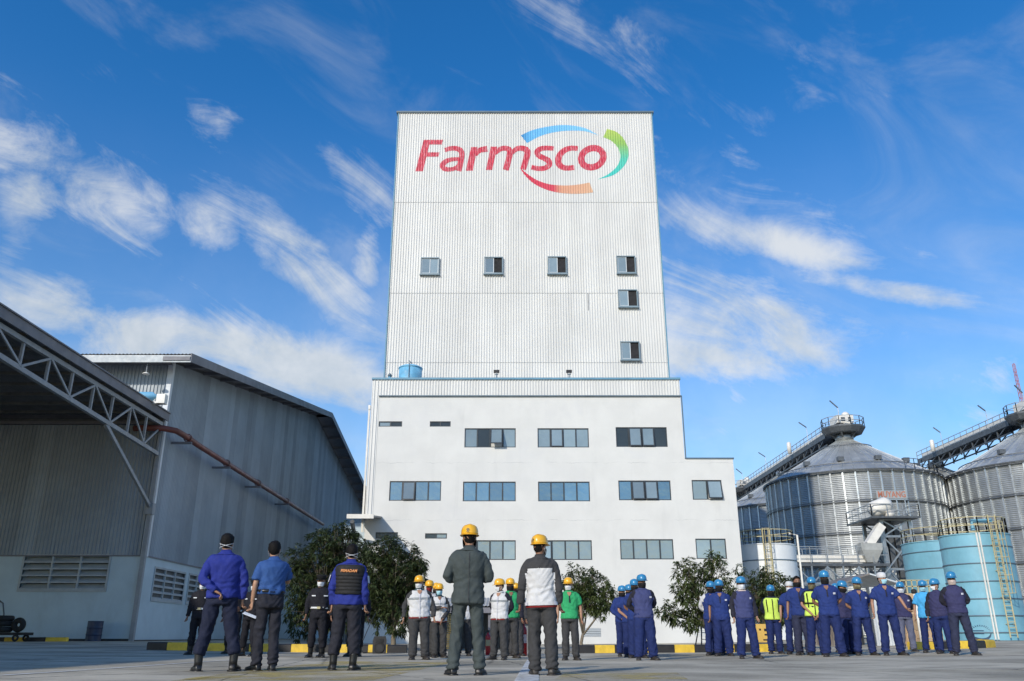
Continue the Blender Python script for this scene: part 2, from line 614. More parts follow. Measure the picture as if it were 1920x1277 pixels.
def corr_panel(width, ribs, z0, z1f, mat, name='cladding_sheet', h=RIB_H):
    """sheet in local x 0..width facing -y; z1f gives the top for a local x"""
    bp = corr_bp(0, width, width / ribs, h)
    f = z1f if callable(z1f) else (lambda x: z1f)
    mb = MB()
    n = len(bp)
    mb.add([(x, -p, z0) for x, p in bp] + [(x, -p, f(x)) for x, p in bp], [(i, i + 1, n + i + 1, n + i) for i in range(n - 1)])
    return mb.mesh(name, mat)


def wall_holes(mb, x0, x1, z0, z1, holes, y, depth, mi=0):
    """wall in the plane y facing -y with rectangular holes (x0,z0,x1,z1) and reveals going back by depth"""
    xs_ = sorted({x0, x1, *[h[0] for h in holes], *[h[2] for h in holes]})
    zs_ = sorted({z0, z1, *[h[1] for h in holes], *[h[3] for h in holes]})
    for a, b in zip(xs_[:-1], xs_[1:]):
        for c, d in zip(zs_[:-1], zs_[1:]):
            mx_, mz_ = (a + b) / 2, (c + d) / 2
            if any(h[0] < mx_ < h[2] and h[1] < mz_ < h[3] for h in holes):
                continue
            mb.add([(a, y, c), (b, y, c), (b, y, d), (a, y, d)], [(0, 1, 2, 3)], mi)
    for a, c, b, d in holes:
        yb = y + depth
        mb.add([(a, y, c), (a, yb, c), (a, yb, d), (a, y, d)], [(0, 1, 2, 3)], mi)
        mb.add([(b, y, c), (b, y, d), (b, yb, d), (b, yb, c)], [(0, 1, 2, 3)], mi)
        mb.add([(a, y, c), (b, y, c), (b, yb, c), (a, yb, c)], [(0, 1, 2, 3)], mi)
        mb.add([(a, y, d), (a, yb, d), (b, yb, d), (b, y, d)], [(0, 1, 2, 3)], mi)


# ------------------------------------------------------------------ the mill
YB, YT = 55.0, 58.0
XL, XR, XA = -9.62, 11.62, 14.85
Z_PAR, Z_BAND, Z_ANX = 17.25, 16.1, 11.7
mill = thing('feed_mill', 'white feed mill with a tall ribbed tower bearing a red word and coloured arcs', 'building', (1, YB, 0))


def wall_white():
    """white render with hairline cracks along the floor slabs"""
    m = M_WHITE
    t = NT.__new__(NT)
    t.t = m.node_tree
    p = [n for n in t.t.nodes if n.type == 'BSDF_PRINCIPLED'][0]
    src = p.inputs['Base Color'].links[0].from_socket
    pos = t.n('ShaderNodeNewGeometry').outputs['Position']
    sx = t.n('ShaderNodeSeparateXYZ')
    t.l(pos, sx.inputs[0])
    wob = t.math('MULTIPLY', t.math('SUBTRACT', t.noise(t.mapping(pos, (1, 0, 0)), .9, 8, .7), .5), .7)
    z = t.math('ADD', sx.outputs[2], wob)
    acc = None
    for zc in (11.45, 7.65):
        d = t.math('ABSOLUTE', t.math('SUBTRACT', z, zc))
        k = t.ramp(d, .0, .035, .5, 0)
        acc = k if acc is None else t.math('MAXIMUM', acc, k)
    gate = t.ramp(t.noise(t.mapping(pos, (1, 0, 0), (3, 0, 0)), .5, 4, .6), .42, .6)
    acc = t.math('MULTIPLY', acc, gate)
    c = t.mix(acc, src, (.32, .33, .33, 1))
    # faint squarish patches of older repainting
    sn = t.n('ShaderNodeVectorMath', operation='SNAP')
    t.l(t.vmath('ADD', pos, (.4, 0, .9)), sn.inputs[0])
    sn.inputs[1].default_value = (2.65, 500, 2.1)
    wn = t.n('ShaderNodeTexWhiteNoise')
    t.l(sn.outputs[0], wn.inputs['Vector'])
    fade = t.ramp(t.noise(pos, .8, 4, .6), .4, .6)
    c = t.mix(t.math('MULTIPLY', t.ramp(wn.outputs['Value'], .45, 1.0, 0, .45), fade), c, (.60, .605, .60, 1))
    t.l(c, p.inputs['Base Color'])


wall_white()

WINS = [  # u0, v0, u1, v1, panes, kind, open sashes
    (871, 803, 967, 839, 4, 'pale', {2: 26}), (1008, 803, 1104, 839, 4, 'pale', {1: 4}), (1155, 801, 1251, 838, 4, 'dark', {1: 7, 2: 7}),
    (710, 790, 754, 800, 2, 'dark', {}), (806, 790, 845, 800, 2, 'dark', {}),
    (730, 902, 827, 939, 4, 'blue', {1: 7}), (868, 903, 967, 940, 4, 'blue', {}), (1009, 903, 1106, 940, 4, 'blue', {}),
    (1160, 901, 1258, 938, 4, 'blue', {1: 8, 2: 8}), (1298, 900, 1354, 937, 2, 'pale', {1: 12}),
    (704, 998, 746, 1010, 2, 'dark', {}), (797, 1000, 838, 1010, 2, 'dark', {}),
    (870, 1013, 967, 1050, 4, 'pale', {0: 6}), (1010, 1013, 1110, 1050, 4, 'pale', {0: 4}), (1163, 1011, 1263, 1049, 4, 'pale', {}),
    (1305, 1010, 1362, 1048, 2, 'pale', {}),
]
holes_m, holes_a = [], []
WR = []
for (u0, v0, u1, v1, n, kd, op) in WINS:
    um, vm = (u0 + u1) / 2, (v0 + v1) / 2
    xa, xb = pix(u0, vm, YB).x, pix(u1, vm, YB).x
    za, zb = pix(um, v1, YB).z, pix(um, v0, YB).z
    h = (xa, za, xb, zb)
    WR.append((h, n, kd, op))
    (holes_a if xa > XR else holes_m).append(h)
vents = []
for (u0, u1, v0, v1) in ((1094, 1127, 1178, 1194), (1300, 1334, 1176, 1193)):
    xa, xb = pix(u0, 1186, YB).x, pix(u1, 1186, YB).x
    vents.append((xa, pix(1000, v1, YB).z, xb, pix(1000, v0, YB).z))
mb = MB()
wall_holes(mb, XL, XR, 0, Z_BAND, holes_m + vents[:1] + ([vents[1]] if vents[1][2] < XR else []), YB, .16)
wall_holes(mb, XR, XA, 0, Z_ANX, holes_a + ([vents[1]] if vents[1][0] > XR else []), YB, .16)
# other faces of the block
mb.add([(XL, YB, 0), (XL, 84, 0), (XL, 84, Z_BAND), (XL, YB, Z_BAND)], [(3, 2, 1, 0)])
mb.add([(XR, YB, Z_ANX), (XR, 84, Z_ANX), (XR, 84, Z_BAND), (XR, YB, Z_BAND)], [(0, 1, 2, 3)])
mb.add([(XA, YB, 0), (XA, 84, 0), (XA, 84, Z_ANX), (XA, YB, Z_ANX)], [(0, 1, 2, 3)])
mb.add([(XL, 84, 0), (XA, 84, 0), (XA, 84, Z_ANX), (XL, 84, Z_BAND)], [(3, 2, 1, 0)])
mb.add([(XL, YB + .2, Z_BAND + .4), (XR, YB + .2, Z_BAND + .4), (XR, 84, Z_BAND + .4), (XL, 84, Z_BAND + .4)], [(0, 1, 2, 3)])
mb.add([(XR, YB, Z_ANX - .02), (XA, YB, Z_ANX - .02), (XA, 84, Z_ANX - .02), (XR, 84, Z_ANX - .02)], [(0, 1, 2, 3)])
mb.build('wall', M_WHITE, mill)
MB().box(XR + .03, XA + .07, YB - .06, YB + .12, Z_ANX, Z_ANX + .09).box(XA - .05, XA + .07, YB + .121, 84, Z_ANX, Z_ANX + .09).build('roof_edge', M_TRIM, mill)
MB().box(XL - .10, XR + .06, YB - .13, YB + .10, Z_PAR, Z_PAR + .14).build('parapet_cap', M_FLASH, mill)
MB().box(XL + .45, XR + .05, YB - .12, YB - .002, Z_BAND - .06, Z_BAND + .02).build('drip_edge', M_TRIM, mill)
MB().bar((XR + .06, YB - .05, Z_ANX + .1), (XR + .06, YB - .05, Z_BAND), .07).build('corner_trim', M_TRIM, mill)
# parapet cladding
npan = 21
pw = (XR - XL - .46) / npan
pm = corr_panel(pw, 5, Z_BAND + .02, Z_PAR, M_CLAD, 'parapet_sheet')
for i in range(npan):
    inst('parapet_sheet', pm, mill, (XL + .46 + i * pw, YB - .02, 0))
pm2 = corr_panel(.46, 2, 7.6, Z_PAR, M_CLAD, 'corner_sheet')
inst('corner_sheet', pm2, mill, (XL, YB - .025, 0))
pm3 = corr_panel(1.0, 5, 6.9, Z_PAR, M_CLAD, 'parapet_sheet')
for i in range(28):
    o = inst('side_sheet', pm3, mill, (XL - .02, YB + 1.0 * (i + 1), 0), R(-90))
MB().bar((XL - .22, YB + .3, 6.9), (XL - .22, YB + .3, 15.2), .12).box(XL - .29, XL - .15, YB + .2, YB + .4, 15.2, 15.5).build('downpipe', M_MACH, mill)


def make_window(h, n, kd, op, y, parent):
    x0, z0, x1, z1 = h
    fw = .062
    yb = y + .05
    fr = MB()
    fr.box(x0, x1, yb, yb + .09, z0, z0 + fw).box(x0, x1, yb, yb + .09, z1 - fw, z1)
    fr.box(x0, x0 + fw, yb + .001, yb + .089, z0 + fw, z1 - fw).box(x1 - fw, x1, yb + .001, yb + .089, z0 + fw, z1 - fw)
    pwid = (x1 - x0) / n
    for i in range(1, n):
        xm = x0 + i * pwid
        fr.box(xm - fw * .7, xm + fw * .7, yb + .002, yb + .088, z0 + fw, z1 - fw)
    wdw = fr.build('window', M_FRAME, parent)
    gm = {'pale': M_GLASS, 'blue': M_GLASSB, 'dark': M_GLASSD}[kd]
    for i in range(n):
        a, b = x0 + i * pwid + fw * .75, x0 + (i + 1) * pwid - fw * .75
        c, d = z0 + fw, z1 - fw
        if i in op:
            # top hung sash swung out; the opening behind it is a blind or the dark room
            ang = R(op[i])
            hgt = d - c
            rot = Matrix.Translation((0, yb, d)) @ Matrix.Rotation(-ang, 4, 'X')
            s = MB()
            t_ = .045
            for bx in ((a - .02, b + .02, -.04, 0, -hgt - .02, -hgt + t_), (a - .02, b + .02, -.04, 0, -t_, 0), (a - .02, a + t_, -.039, -.001, -hgt + t_, -t_), (b - t_, b + .02, -.039, -.001, -hgt + t_, -t_)):
                s.box(*bx)
            k = len(s.v)
            s.box(a + t_, b - t_, -.025, -.015, -hgt + t_, -t_, 1)
            s.v = [tuple(rot @ Vector(p)) for p in s.v]
            s.build('sash', [M_FRAME, M_GLASS], wdw)
            MB().box(a, b, yb + .06, yb + .07, c, d).build('pane', M_BLIND if kd != 'dark' else M_GLASS, wdw)
        else:
            gq = gm if random.random() < .8 else random.choice((M_GLASS, M_GLASSB, M_GLASSD) if kd != 'dark' else (M_GLASSD, M_GLASS))
            MB().box(a, b, yb + .035, yb + .045, c, d).build('pane', gq, wdw)
    return wdw


for (h, n, kd, op) in WR:
    make_window(h, n, kd, op, YB, mill)
for h in vents:
    lv = MB().box(h[0], h[2], YB + .10, YB + .14, h[1], h[3], 1)
    for i in range(5):
        z = h[1] + (h[3] - h[1]) * (i + .5) / 5
        lv.add([(h[0], YB - .03, z - .03), (h[2], YB - .03, z - .03), (h[2], YB + .09, z + .06), (h[0], YB + .09, z + .06)], [(0, 1, 2, 3)], 0)
    lv.build('louvre_vent', [M_FRAMEW, M_DARK], mill)

# tower
TX0, TX1 = -9.33, 11.49
TTOP = pix(960, 213, YT).z
tiers = [16.4] + [pix(990, v, YT).z for v in (679, 549, 379)] + [TTOP]
NP = 21
tpw = (TX1 - TX0) / NP
for i in range(4):
    z0, z1 = tiers[i] - (.03 if i else 0), tiers[i + 1]
    me = corr_panel(tpw, 5, z0, z1, M_CLAD, 'tower_sheet')
    for k in range(NP):
        inst('tower_sheet', me, mill, (TX0 + k * tpw, YT - .012 * i, 0))
    if i:
        MB().box(TX0, TX1, YT - .012 * i - .004, YT - .012 * i + .02, z0 - .028, z0).build('lap_shade_strip', M_STRIP, mill)  # dark strip paints the shadow line under each lapped sheet edge
for sgn, x in ((-1, TX0), (1, TX1)):
    MB().box(x - .09 if sgn < 0 else x + .002, x - .002 if sgn < 0 else x + .09, YT - .10, YT + .25, 16.4, TTOP).build('corner_flashing', M_FLASH, mill)
    me = corr_panel(1.0, 5, 16.4, TTOP, M_FLASH, 'tower_side_sheet')
    for k in range(26):
        if sgn < 0:
            inst('tower_side_sheet', me, mill, (TX0, YT + .25 + k + 1, 0), R(-90))
        else:
            inst('tower_side_sheet', me, mill, (TX1, YT + .25 + k, 0), R(90))
MB().box(TX0 - .2, TX1 + .2, YT - .16, YT + .2, TTOP, TTOP + .16).box(TX0 - .2, TX0 + .1, YT + .201, 84, TTOP, TTOP + .16).box(TX1 - .1, TX1 + .2, YT + .201, 84, TTOP, TTOP + .16).build('tower_cap', M_TRIM, mill)
MB().box(TX0 + .01, TX1 - .01, YT + .26, 84, TTOP - .5, TTOP - .1).box(TX0, TX1, 84, 84.1, 16, TTOP).build('tower_roof', M_CONC, mill)

for (u0, v0, u1, v1, dk) in ((789, 485, 824, 516, 0), (908, 484, 943, 515, 1), (1027, 483, 1062, 515, 1), (1156, 482, 1191, 514, 1), (1159, 545, 1195, 577, 1), (1163, 642, 1199, 676, 1)):
    um, vm = (u0 + u1) / 2, (v0 + v1) / 2
    x0, x1 = pix(u0, vm, YT).x, pix(u1, vm, YT).x
    z0, z1 = pix(um, v1, YT).z, pix(um, v0, YT).z
    y0, y1 = YT - .24, YT + .0
    f = MB()
    t_ = .07
    f.box(x0, x1, y0, y1, z0, z0 + t_).box(x0, x1, y0 - .02, y1, z1 - t_, z1).box(x0, x0 + t_, y0 + .002, y1, z0 + t_, z1 - t_).box(x1 - t_, x1, y0 + .002, y1, z0 + t_, z1 - t_)
    f.box(x0 - .05, x1 + .05, y0 - .05, y1, z0 - .08, z0 - .002)
    wd = f.build('tower_window', M_FRAMEL, mill)
    xm = x0 + (x1 - x0) * (.5)
    ya = YT - .145
    MB().box(x0 + t_, x1 - t_, YT - .118, YT - .108, z0 + t_, z1 - t_).build('back_panel', M_DARK if dk else M_GLASS, wd)  # dark panels stand in for unlit rooms; the cladding is uncut
    s = MB()
    a, b, c, d = x0 + t_, xm + .03, z0 + t_, z1 - t_
    for (a_, b_, yy) in ((a, b, ya - .04),) + (() if dk else ((xm - .02, x1 - t_, ya - .012),)):
        s.box(a_, b_, yy, yy + .025, c, c + .05).box(a_, b_, yy, yy + .025, d - .05, d).box(a_, a_ + .05, yy + .001, yy + .024, c + .05, d - .05).box(b_ - .05, b_, yy + .001, yy + .024, c + .05, d - .05)
    s.build('sash', M_FRAMEW, wd)
    MB().box(a + .05, b - .05, ya - .03, ya - .022, c + .05, d - .05).build('pane', M_GLASS, wd)
    if not dk:
        MB().box(xm + .03, x1 - t_ - .05, ya - .005, ya + .003, c + .05, d - .05).build('pane', M_GLASS, wd)
# a rust streak where a fixing was torn out
MB().box(pix(1102, 560, YT).x, pix(1102, 560, YT).x + .05, YT - .05, YT - .03, pix(1102, 582, YT).z, pix(1102, 550, YT).z).build('torn_strip', M_STRIP, mill)

# --------- painted word and arcs on the tower
def zlogo(x, y):
    q = pix(730 + x / 3.765, 200 + y / 3.765, YT)
    return q.x, q.z


LOGO_BP = []
for k in range(NP):
    LOGO_BP += [(TX0 + k * tpw + x, p) for x, p in corr_bp(0, tpw, tpw / 5)]
LOGO_X = sorted({round(x, 5) for x, p in LOGO_BP})


def prof_at(x):
    pit = tpw / 5
    d = abs(((x - TX0) % pit) - pit / 2)
    return RIB_H if d <= .016 else (0 if d >= .036 else RIB_H * (.036 - d) / .02)


def paint_on_tower(name, groups, mat, lift):
    """groups of quads in zoom pixels, cut at every fold of the sheet and laid on it; each group a few millimetres over the one before"""
    mb = MB()
    for gi, quads in enumerate(groups):
        bm = bmesh.new()
        for q in quads:
            vs_ = [bm.verts.new((zlogo(*p)[0], 0, zlogo(*p)[1])) for p in q]
            bm.faces.new(vs_)
        bmesh.ops.remove_doubles(bm, verts=bm.verts, dist=1e-4)
        x0 = min(v.co.x for v in bm.verts)
        x1 = max(v.co.x for v in bm.verts)
        for x in LOGO_X:
            if x0 < x < x1:
                bmesh.ops.bisect_plane(bm, geom=bm.verts[:] + bm.edges[:] + bm.faces[:], plane_co=(x, 0, 0), plane_no=(1, 0, 0), dist=1e-5)
        for v in bm.verts:
            v.co.y = YT - .036 - prof_at(v.co.x) - lift - .005 * gi
        bm.normal_update()
        for f in bm.faces:
            if f.normal.y > 0:
                f.normal_flip()
        bm.verts.index_update()
        mb.add([tuple(v.co) for v in bm.verts], [[v.index for v in f.verts] for f in bm.faces])
        bm.free()
    return mb.build(name, mat, mill)


def catmull(P, n):
    P = [np.array(p, float) for p in P]
    Q = [2 * P[0] - P[1]] + P + [2 * P[-1] - P[-2]]
    out = []
    for i in range(1, len(Q) - 2):
        for k in range(n):
            t = k / n
            a, b, c, d = Q[i - 1], Q[i], Q[i + 1], Q[i + 2]
            out.append(.5 * ((2 * b) + (-a + c) * t + (2 * a - 5 * b + 4 * c - d) * t * t + (-a + 3 * b - 3 * c + d) * t ** 3))
    out.append(P[-1])
    return out


def stroke(P, closed=False, n=5):
    if closed:
        S = [np.array(p, float) for p in P]
    else:
        S = catmull(P, n)
    L, Rr = [], []
    m = len(S)
    for i, p in enumerate(S):
        a = S[(i + 1) % m] if closed else S[min(i + 1, m - 1)]
        b = S[(i - 1) % m] if closed else S[max(i - 1, 0)]
        t = (a - b)[:2]
        t = t / np.linalg.norm(t)
        nn = np.array([-t[1], t[0]]) * p[2] / 2
        L.append(p[:2] + nn)
        Rr.append(p[:2] - nn)
    return [(L[i], L[(i + 1) % m], Rr[(i + 1) % m], Rr[i]) for i in range(m if closed else m - 1)]


def worn_red():
    m = pmat('worn_red_sign_paint', (.54, .012, .05), .5, var=.12, scale=3)
    t = NT.__new__(NT)
    t.t = m.node_tree
    p = [n for n in t.t.nodes if n.type == 'BSDF_PRINCIPLED'][0]
    src = p.inputs['Base Color'].links[0].from_socket
    pos = t.n('ShaderNodeNewGeometry').outputs['Position']
    n1 = t.noise(t.mapping(pos, (7, 0, .8)), 2.2, 8, .72, .3)
    t.l(t.mix(t.ramp(n1, .45, .70, 0, .72), src, (.78, .56, .58, 1)), p.inputs['Base Color'])
    return m


def arc_mat(name, stops, axis, a, b):
    m = pmat(name, (.5, .5, .5), .5)
    t = NT.__new__(NT)
    t.t = m.node_tree
    p = [n for n in t.t.nodes if n.type == 'BSDF_PRINCIPLED'][0]
    pos = t.n('ShaderNodeNewGeometry').outputs['Position']
    sx = t.n('ShaderNodeSeparateXYZ')
    t.l(pos, sx.inputs[0])
    f = t.math('DIVIDE', t.math('SUBTRACT', sx.outputs[axis], a), b - a, clamp=True)
    cr = t.n('ShaderNodeValToRGB')
    t.l(f, cr.inputs[0])
    el = cr.color_ramp.elements
    while len(el) < len(stops): el.new(.5)
    for e, (ps, col) in zip(el, stops):
        e.position = ps
        e.color = (*col, 1)
    n1 = t.noise(t.mapping(pos, (3, 0, .8)), 2.0, 6, .7)
    t.l(t.mix(t.ramp(n1, .55, .8, 0, .35), cr.outputs[0], (.75, .76, .76, 1)), p.inputs['Base Color'])
    return m


M_RED = worn_red()
SH = .018
letters = {
    'F': [[[(243, 237), (292, 237), (237, 459), (184, 459)]], [[(288, 237), (380, 237), (370, 270), (280, 270)], [(266, 325), (354, 325), (346, 356), (258, 356)]]],
    'a': [stroke([(392, 310, 30), (425, 299, 32), (465, 297, 34), (500, 309, 37), (512, 335, 39), (508, 370, 40), (500, 412, 40), (490, 457, 42)]),
         stroke([(504, 373, 26), (450, 374, 28), (405, 386, 33), (376, 413, 37), (385, 437, 35), (415, 446, 30), (455, 441, 28), (490, 420, 26)])],
    'r': [[[(577, 288), (624, 288), (588, 455), (540, 455)]], stroke([(606, 345, 28), (636, 312, 36), (692, 300, 42)])],
    'm': [[[(716, 285), (762, 285), (726, 450), (682, 450)]], stroke([(744, 335, 24), (785, 302, 34), (825, 297, 36), (850, 313, 41), (848, 350, 42), (822, 450, 43)]),
         stroke([(862, 335, 24), (897, 302, 34), (940, 297, 38), (972, 313, 42), (972, 350, 43), (944, 446, 40)])],
    's': [stroke([(1160, 298, 32), (1110, 295, 34), (1066, 301, 36), (1042, 323, 38), (1056, 348, 38), (1090, 366, 38), (1124, 386, 40), (1128, 415, 38), (1095, 437, 35), (1045, 439, 34), (1003, 430, 33)])],
    'c': [stroke([(1330, 298, 34), (1280, 296, 36), (1236, 311, 39), (1203, 345, 43), (1192, 385, 45), (1206, 419, 42), (1246, 436, 37), (1305, 432, 35)])],
    'o': [stroke([(1432 + 78 * math.cos(a) - 10 * math.sin(a), 363 + 68 * math.sin(a), 45) for a in [2 * math.pi * k / 40 for k in range(40)]], True)],
}
for ch, q in letters.items():
    # strokes of one letter that overlap sit a few millimetres over each other
    o = paint_on_tower('letter', q, M_RED, .006)
    o['label'] = 'red painted letter %s' % ch


def ribbon(A, B, n=6):
    A, B = catmull(A, n), catmull(B, n)
    return [(A[i], A[i + 1], B[i + 1], B[i]) for i in range(len(A) - 1)]


bx0, bx1 = zlogo(928, 200)[0], zlogo(1475, 200)[0]
blue = ribbon([(928, 205), (1000, 172), (1090, 149), (1200, 133), (1300, 137), (1390, 158), (1475, 205)], [(972, 260), (1040, 222), (1110, 196), (1200, 178), (1300, 172), (1390, 178), (1475, 205)])
paint_on_tower('logo_arc', [blue], arc_mat('arc_blue', [(0, (.03, .23, .50)), (.12, (.13, .45, .75)), (1, (.25, .58, .85))], 0, bx0, bx1), .006)['label'] = 'blue arc over the painted word'
gz0, gz1 = zlogo(1500, 517)[1], zlogo(1500, 160)[1]
green = ribbon([(1537, 160), (1600, 180), (1650, 225), (1683, 290), (1688, 345), (1670, 400), (1630, 450), (1570, 490), (1468, 517)],
               [(1510, 218), (1560, 240), (1600, 275), (1625, 320), (1630, 365), (1612, 415), (1580, 452), (1535, 485), (1468, 517)])
paint_on_tower('logo_arc', [green], arc_mat('arc_green', [(0, (.05, .55, .52)), (.4, (.10, .55, .42)), (.7, (.28, .50, .12)), (1, (.45, .58, .12))], 2, gz0, gz1), .006)['label'] = 'green arc right of the painted word'
rx0, rx1 = zlogo(920, 500)[0], zlogo(1440, 500)[0]
red = ribbon([(920, 432), (975, 478), (1040, 520), (1120, 548), (1200, 558), (1280, 558), (1350, 550), (1412, 538)],
             [(922, 436), (960, 490), (1020, 545), (1100, 585), (1180, 607), (1260, 616), (1345, 617), (1440, 608)])
paint_on_tower('logo_arc', [red], arc_mat('arc_red', [(0, (.60, .015, .06)), (.45, (.62, .06, .10)), (.56, (.66, .34, .22)), (1, (.68, .44, .28))], 0, rx0, rx1), .010)['label'] = 'red and tan arc under the painted word'

# --------- things on the mill roof
rt = pix(771, 700, 57.0)
t = thing('water_tank', 'round blue water tank on the roof at the foot of the tower', 'tank', (rt.x, 56.6, 16.55))
MT = pmat('faded_blue_tank_paint', (.16, .42, .62), .5, var=.2, scale=1.2, dirt=.5, dirtcol=(.55, .62, .66), dscale=1.5, dstretch=(1, 1, .5))
MB().lathe([(.80, 0), (.83, .05), (.83, 1.0), (.85, 1.05), (.83, 1.1), (.83, 2.0)], 32).build('shell', MT, t, True, local=True)
MB().lathe([(.87, 1.98), (.87, 2.06), (.6, 2.2), (.15, 2.3), (.05, 2.3)], 32).build('lid', MT, t, True, local=True)
MB().tube([(.0, -.85, .3), (.0, -.87, 2.1), (.05, -.6, 2.35)], .03).tube([(-.1, -.5, 2.5), (.15, -.5, 2.25)], .03).build('pipe', M_TRIM, t, local=True)
t = thing('vent_pipe', 'short blue vent pipe with a cap left of the roof tank', 'pipe', (pix(733, 700, 56.5).x, 56.0, 16.5))
MB().lathe([(.10, 0), (.10, 1.3)], 16).build('pipe', MT, t, True, local=True)
MB().lathe([(.14, 1.3), (.15, 1.38), (.10, 1.5), (.02, 1.55)], 16).build('cap', M_TRIM, t, True, local=True)
for u, lab in ((931, 'black floodlight on a short post, middle of the lower roof'), (1067, 'black floodlight on a short post, right half of the lower roof')):
    q = pix(u, 700, 55.4)
    t = thing('floodlight', lab, 'floodlight', (q.x, 55.4, 16.5), 'roof floodlights')
    MB().tube([(0, 0, 0), (0, 0, 1.35)], .035).box(-.13, .13, -.03, .03, 1.26, 1.31).build('post', M_TRIM, t, local=True)
    MB().box(-.2, .2, -.12, .06, 1.40, 1.58).box(-.17, .17, -.13, -.121, 1.42, 1.56).bar((-.12, 0, 1.3), (-.12, 0, 1.41), .03).bar((.12, 0, 1.3), (.12, 0, 1.41), .03).build('lamp_head', M_BLACK, t, local=True)
q = pix(1184, 709, 56)
MB().box(q.x - .75, q.x + .75, 55.6, 56.2, 16.5, 17.52).build('roof_hatch', M_FLASH, None, label='low blue box on the lower roof at the right of the tower foot')['category'] = 'hatch'
# ------------------------------------------------------------------ the warehouse at the left
WX, WY0, WY1, WRID = -19.4, 45.0, 112.0, 79.5
Z_MAS, Z_EAV, Z_RID = 4.45, 15.3, 21.1
M_WCLAD = pmat('warehouse_sheet', (.29, .335, .375), .5, var=.08, scale=.4, rnd=.2, dirt=.35, dirtcol=(.10, .11, .12), dscale=.5, dstretch=(1.2, 1.2, .10))
M_MASON = pmat('pale_blue_masonry_paint', (.48, .58, .63), .8, var=.06, scale=.7, bump=.006, bscale=12, dirt=.30, dirtcol=(.17, .17, .16), dscale=.45, dstretch=(1, 1, .4))
M_ROOF = pmat('dark_roof_sheet', (.13, .13, .14), .6, var=.2, scale=.6, dirt=.3)
M_FASC = pmat('grey_fascia', (.17, .17, .19), .6, var=.12, scale=.8, dirt=.3)
M_LOUV = pmat('louvre_grey', (.40, .43, .44), .7, var=.08, dirt=.3)
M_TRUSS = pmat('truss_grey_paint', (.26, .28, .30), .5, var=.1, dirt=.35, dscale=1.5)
M_PIPE = pmat('red_brown_pipe_paint', (.17, .048, .036), .5, var=.25, scale=1.5, dirt=.4, dirtcol=(.08, .045, .03))
ware = thing('warehouse', 'big grey corrugated warehouse on a pale blue masonry base at the left', 'warehouse', (WX, WY0, gz(WX)))


def louvre(h, parent, place, cols, rows=5):
    """louvre panel (x0,z0,x1,z1) in a local wall facing -y; place maps local points to the world"""
    x0, z0, x1, z1 = h
    f = MB()
    t_ = .10
    f.box(x0 - t_, x1 + t_, -.05, .12, z0 - t_, z0).box(x0 - t_, x1 + t_, -.05, .12, z1, z1 + t_)
    f.box(x0 - t_, x0, -.048, .118, z0, z1).box(x1, x1 + t_, -.048, .118, z0, z1)
    for i in range(1, cols):
        x = x0 + (x1 - x0) * i / cols
        f.box(x - .05, x + .05, -.04, .10, z0, z1)
    f.v = [tuple(place(Vector(p))) for p in f.v]
    w_ = f.build('louvre_window', M_LOUV, parent)
    b = MB().box(x0, x1, .5, .52, z0, z1)
    b.v = [tuple(place(Vector(p))) for p in b.v]
    b.build('dark_back', M_DARK, w_)
    for i in range(rows):
        za = z0 + (z1 - z0) * i / rows
        zb = z0 + (z1 - z0) * (i + 1) / rows
        s = MB()
        hh = zb - za
        for (p, q) in (((-.03, za + .0), (.30, za + hh * .75)),):
            s.add([(x0, p[0], p[1]), (x1, p[0], p[1]), (x1, q[0], q[1]), (x0, q[0], q[1]), (x0, p[0], p[1] + .07), (x1, p[0], p[1] + .07), (x1, q[0], q[1] + .07), (x0, q[0], q[1] + .07)],
                  [(0, 3, 2, 1), (4, 5, 6, 7), (0, 1, 5, 4), (2, 3, 7, 6)])
        s.v = [tuple(place(Vector(p))) for p in s.v]
        s.build('slat', M_LOUV, w_)


# masonry base: front and gable side, with holes for the louvres
fl = (pix(42, 1075, WY0).x, pix(100, 1106, WY0).z, pix(201, 1075, WY0).x, pix(100, 1043, WY0).z)
mb = MB()
XW0 = -62.0
wall_holes(mb, XW0, WX, 0, Z_MAS, [fl, (fl[0] - 9.5, fl[1], fl[2] - 9.5, fl[3]), (fl[0] - 19, fl[1], fl[2] - 19, fl[3])], WY0, .5)
mbs = MB()
sw = []


def wy(u, v=1080):
    d = ray(u, v)
    return WX / (d.x / d.y)


for (u0, u1) in ((289, 346), (355, 398), (404, 436)):
    sw.append((wy(u0) - WY0, 2.35, wy(u1) - WY0, 3.95))
wall_holes(mbs, 0, WY1 - WY0, 0, Z_MAS, sw, 0, .5)
side = lambda p: Vector((WX - p.y, WY0 + p.x, p.z))
mb.add([side(Vector(p)) for p in mbs.v], mbs.f)
mb.build('masonry_base', M_MASON, ware)
MB().box(WX - .001 - (WX - XW0), WX + .0, WY0 - .001, WY0 - .06, Z_MAS, Z_MAS + .07).box(WX + .001, WX + .06, WY0 - .06, WY1, Z_MAS, Z_MAS + .07).build('flashing', M_FASC, ware)
fp = lambda p: Vector((p.x, WY0 + p.y, p.z))
louvre(fl, ware, fp, 3)
louvre((fl[0] - 9.5, fl[1], fl[2] - 9.5, fl[3]), ware, fp, 3)
for h in sw:
    louvre(h, ware, side, 3)
MB().box(WX - 30, WX + .02, WY0 - .12, WY0 - .001, 0, .35).box(WX + .001, WX + .12, WY0 - .12, WY1, 0, .30).build('plinth', M_BLK, ware)
# sheets
me = corr_panel(1.0, 5, Z_MAS + .05, Z_EAV, M_WCLAD, 'wall_sheet')
for i in range(42):
    inst('wall_sheet', me, ware, (WX - 1.0 * (i + 1), WY0 - random.uniform(0, .006), 0))


def gable(y): return Z_EAV + (Z_RID - Z_EAV) * (1 - abs(y - WRID) / (WRID - WY0))


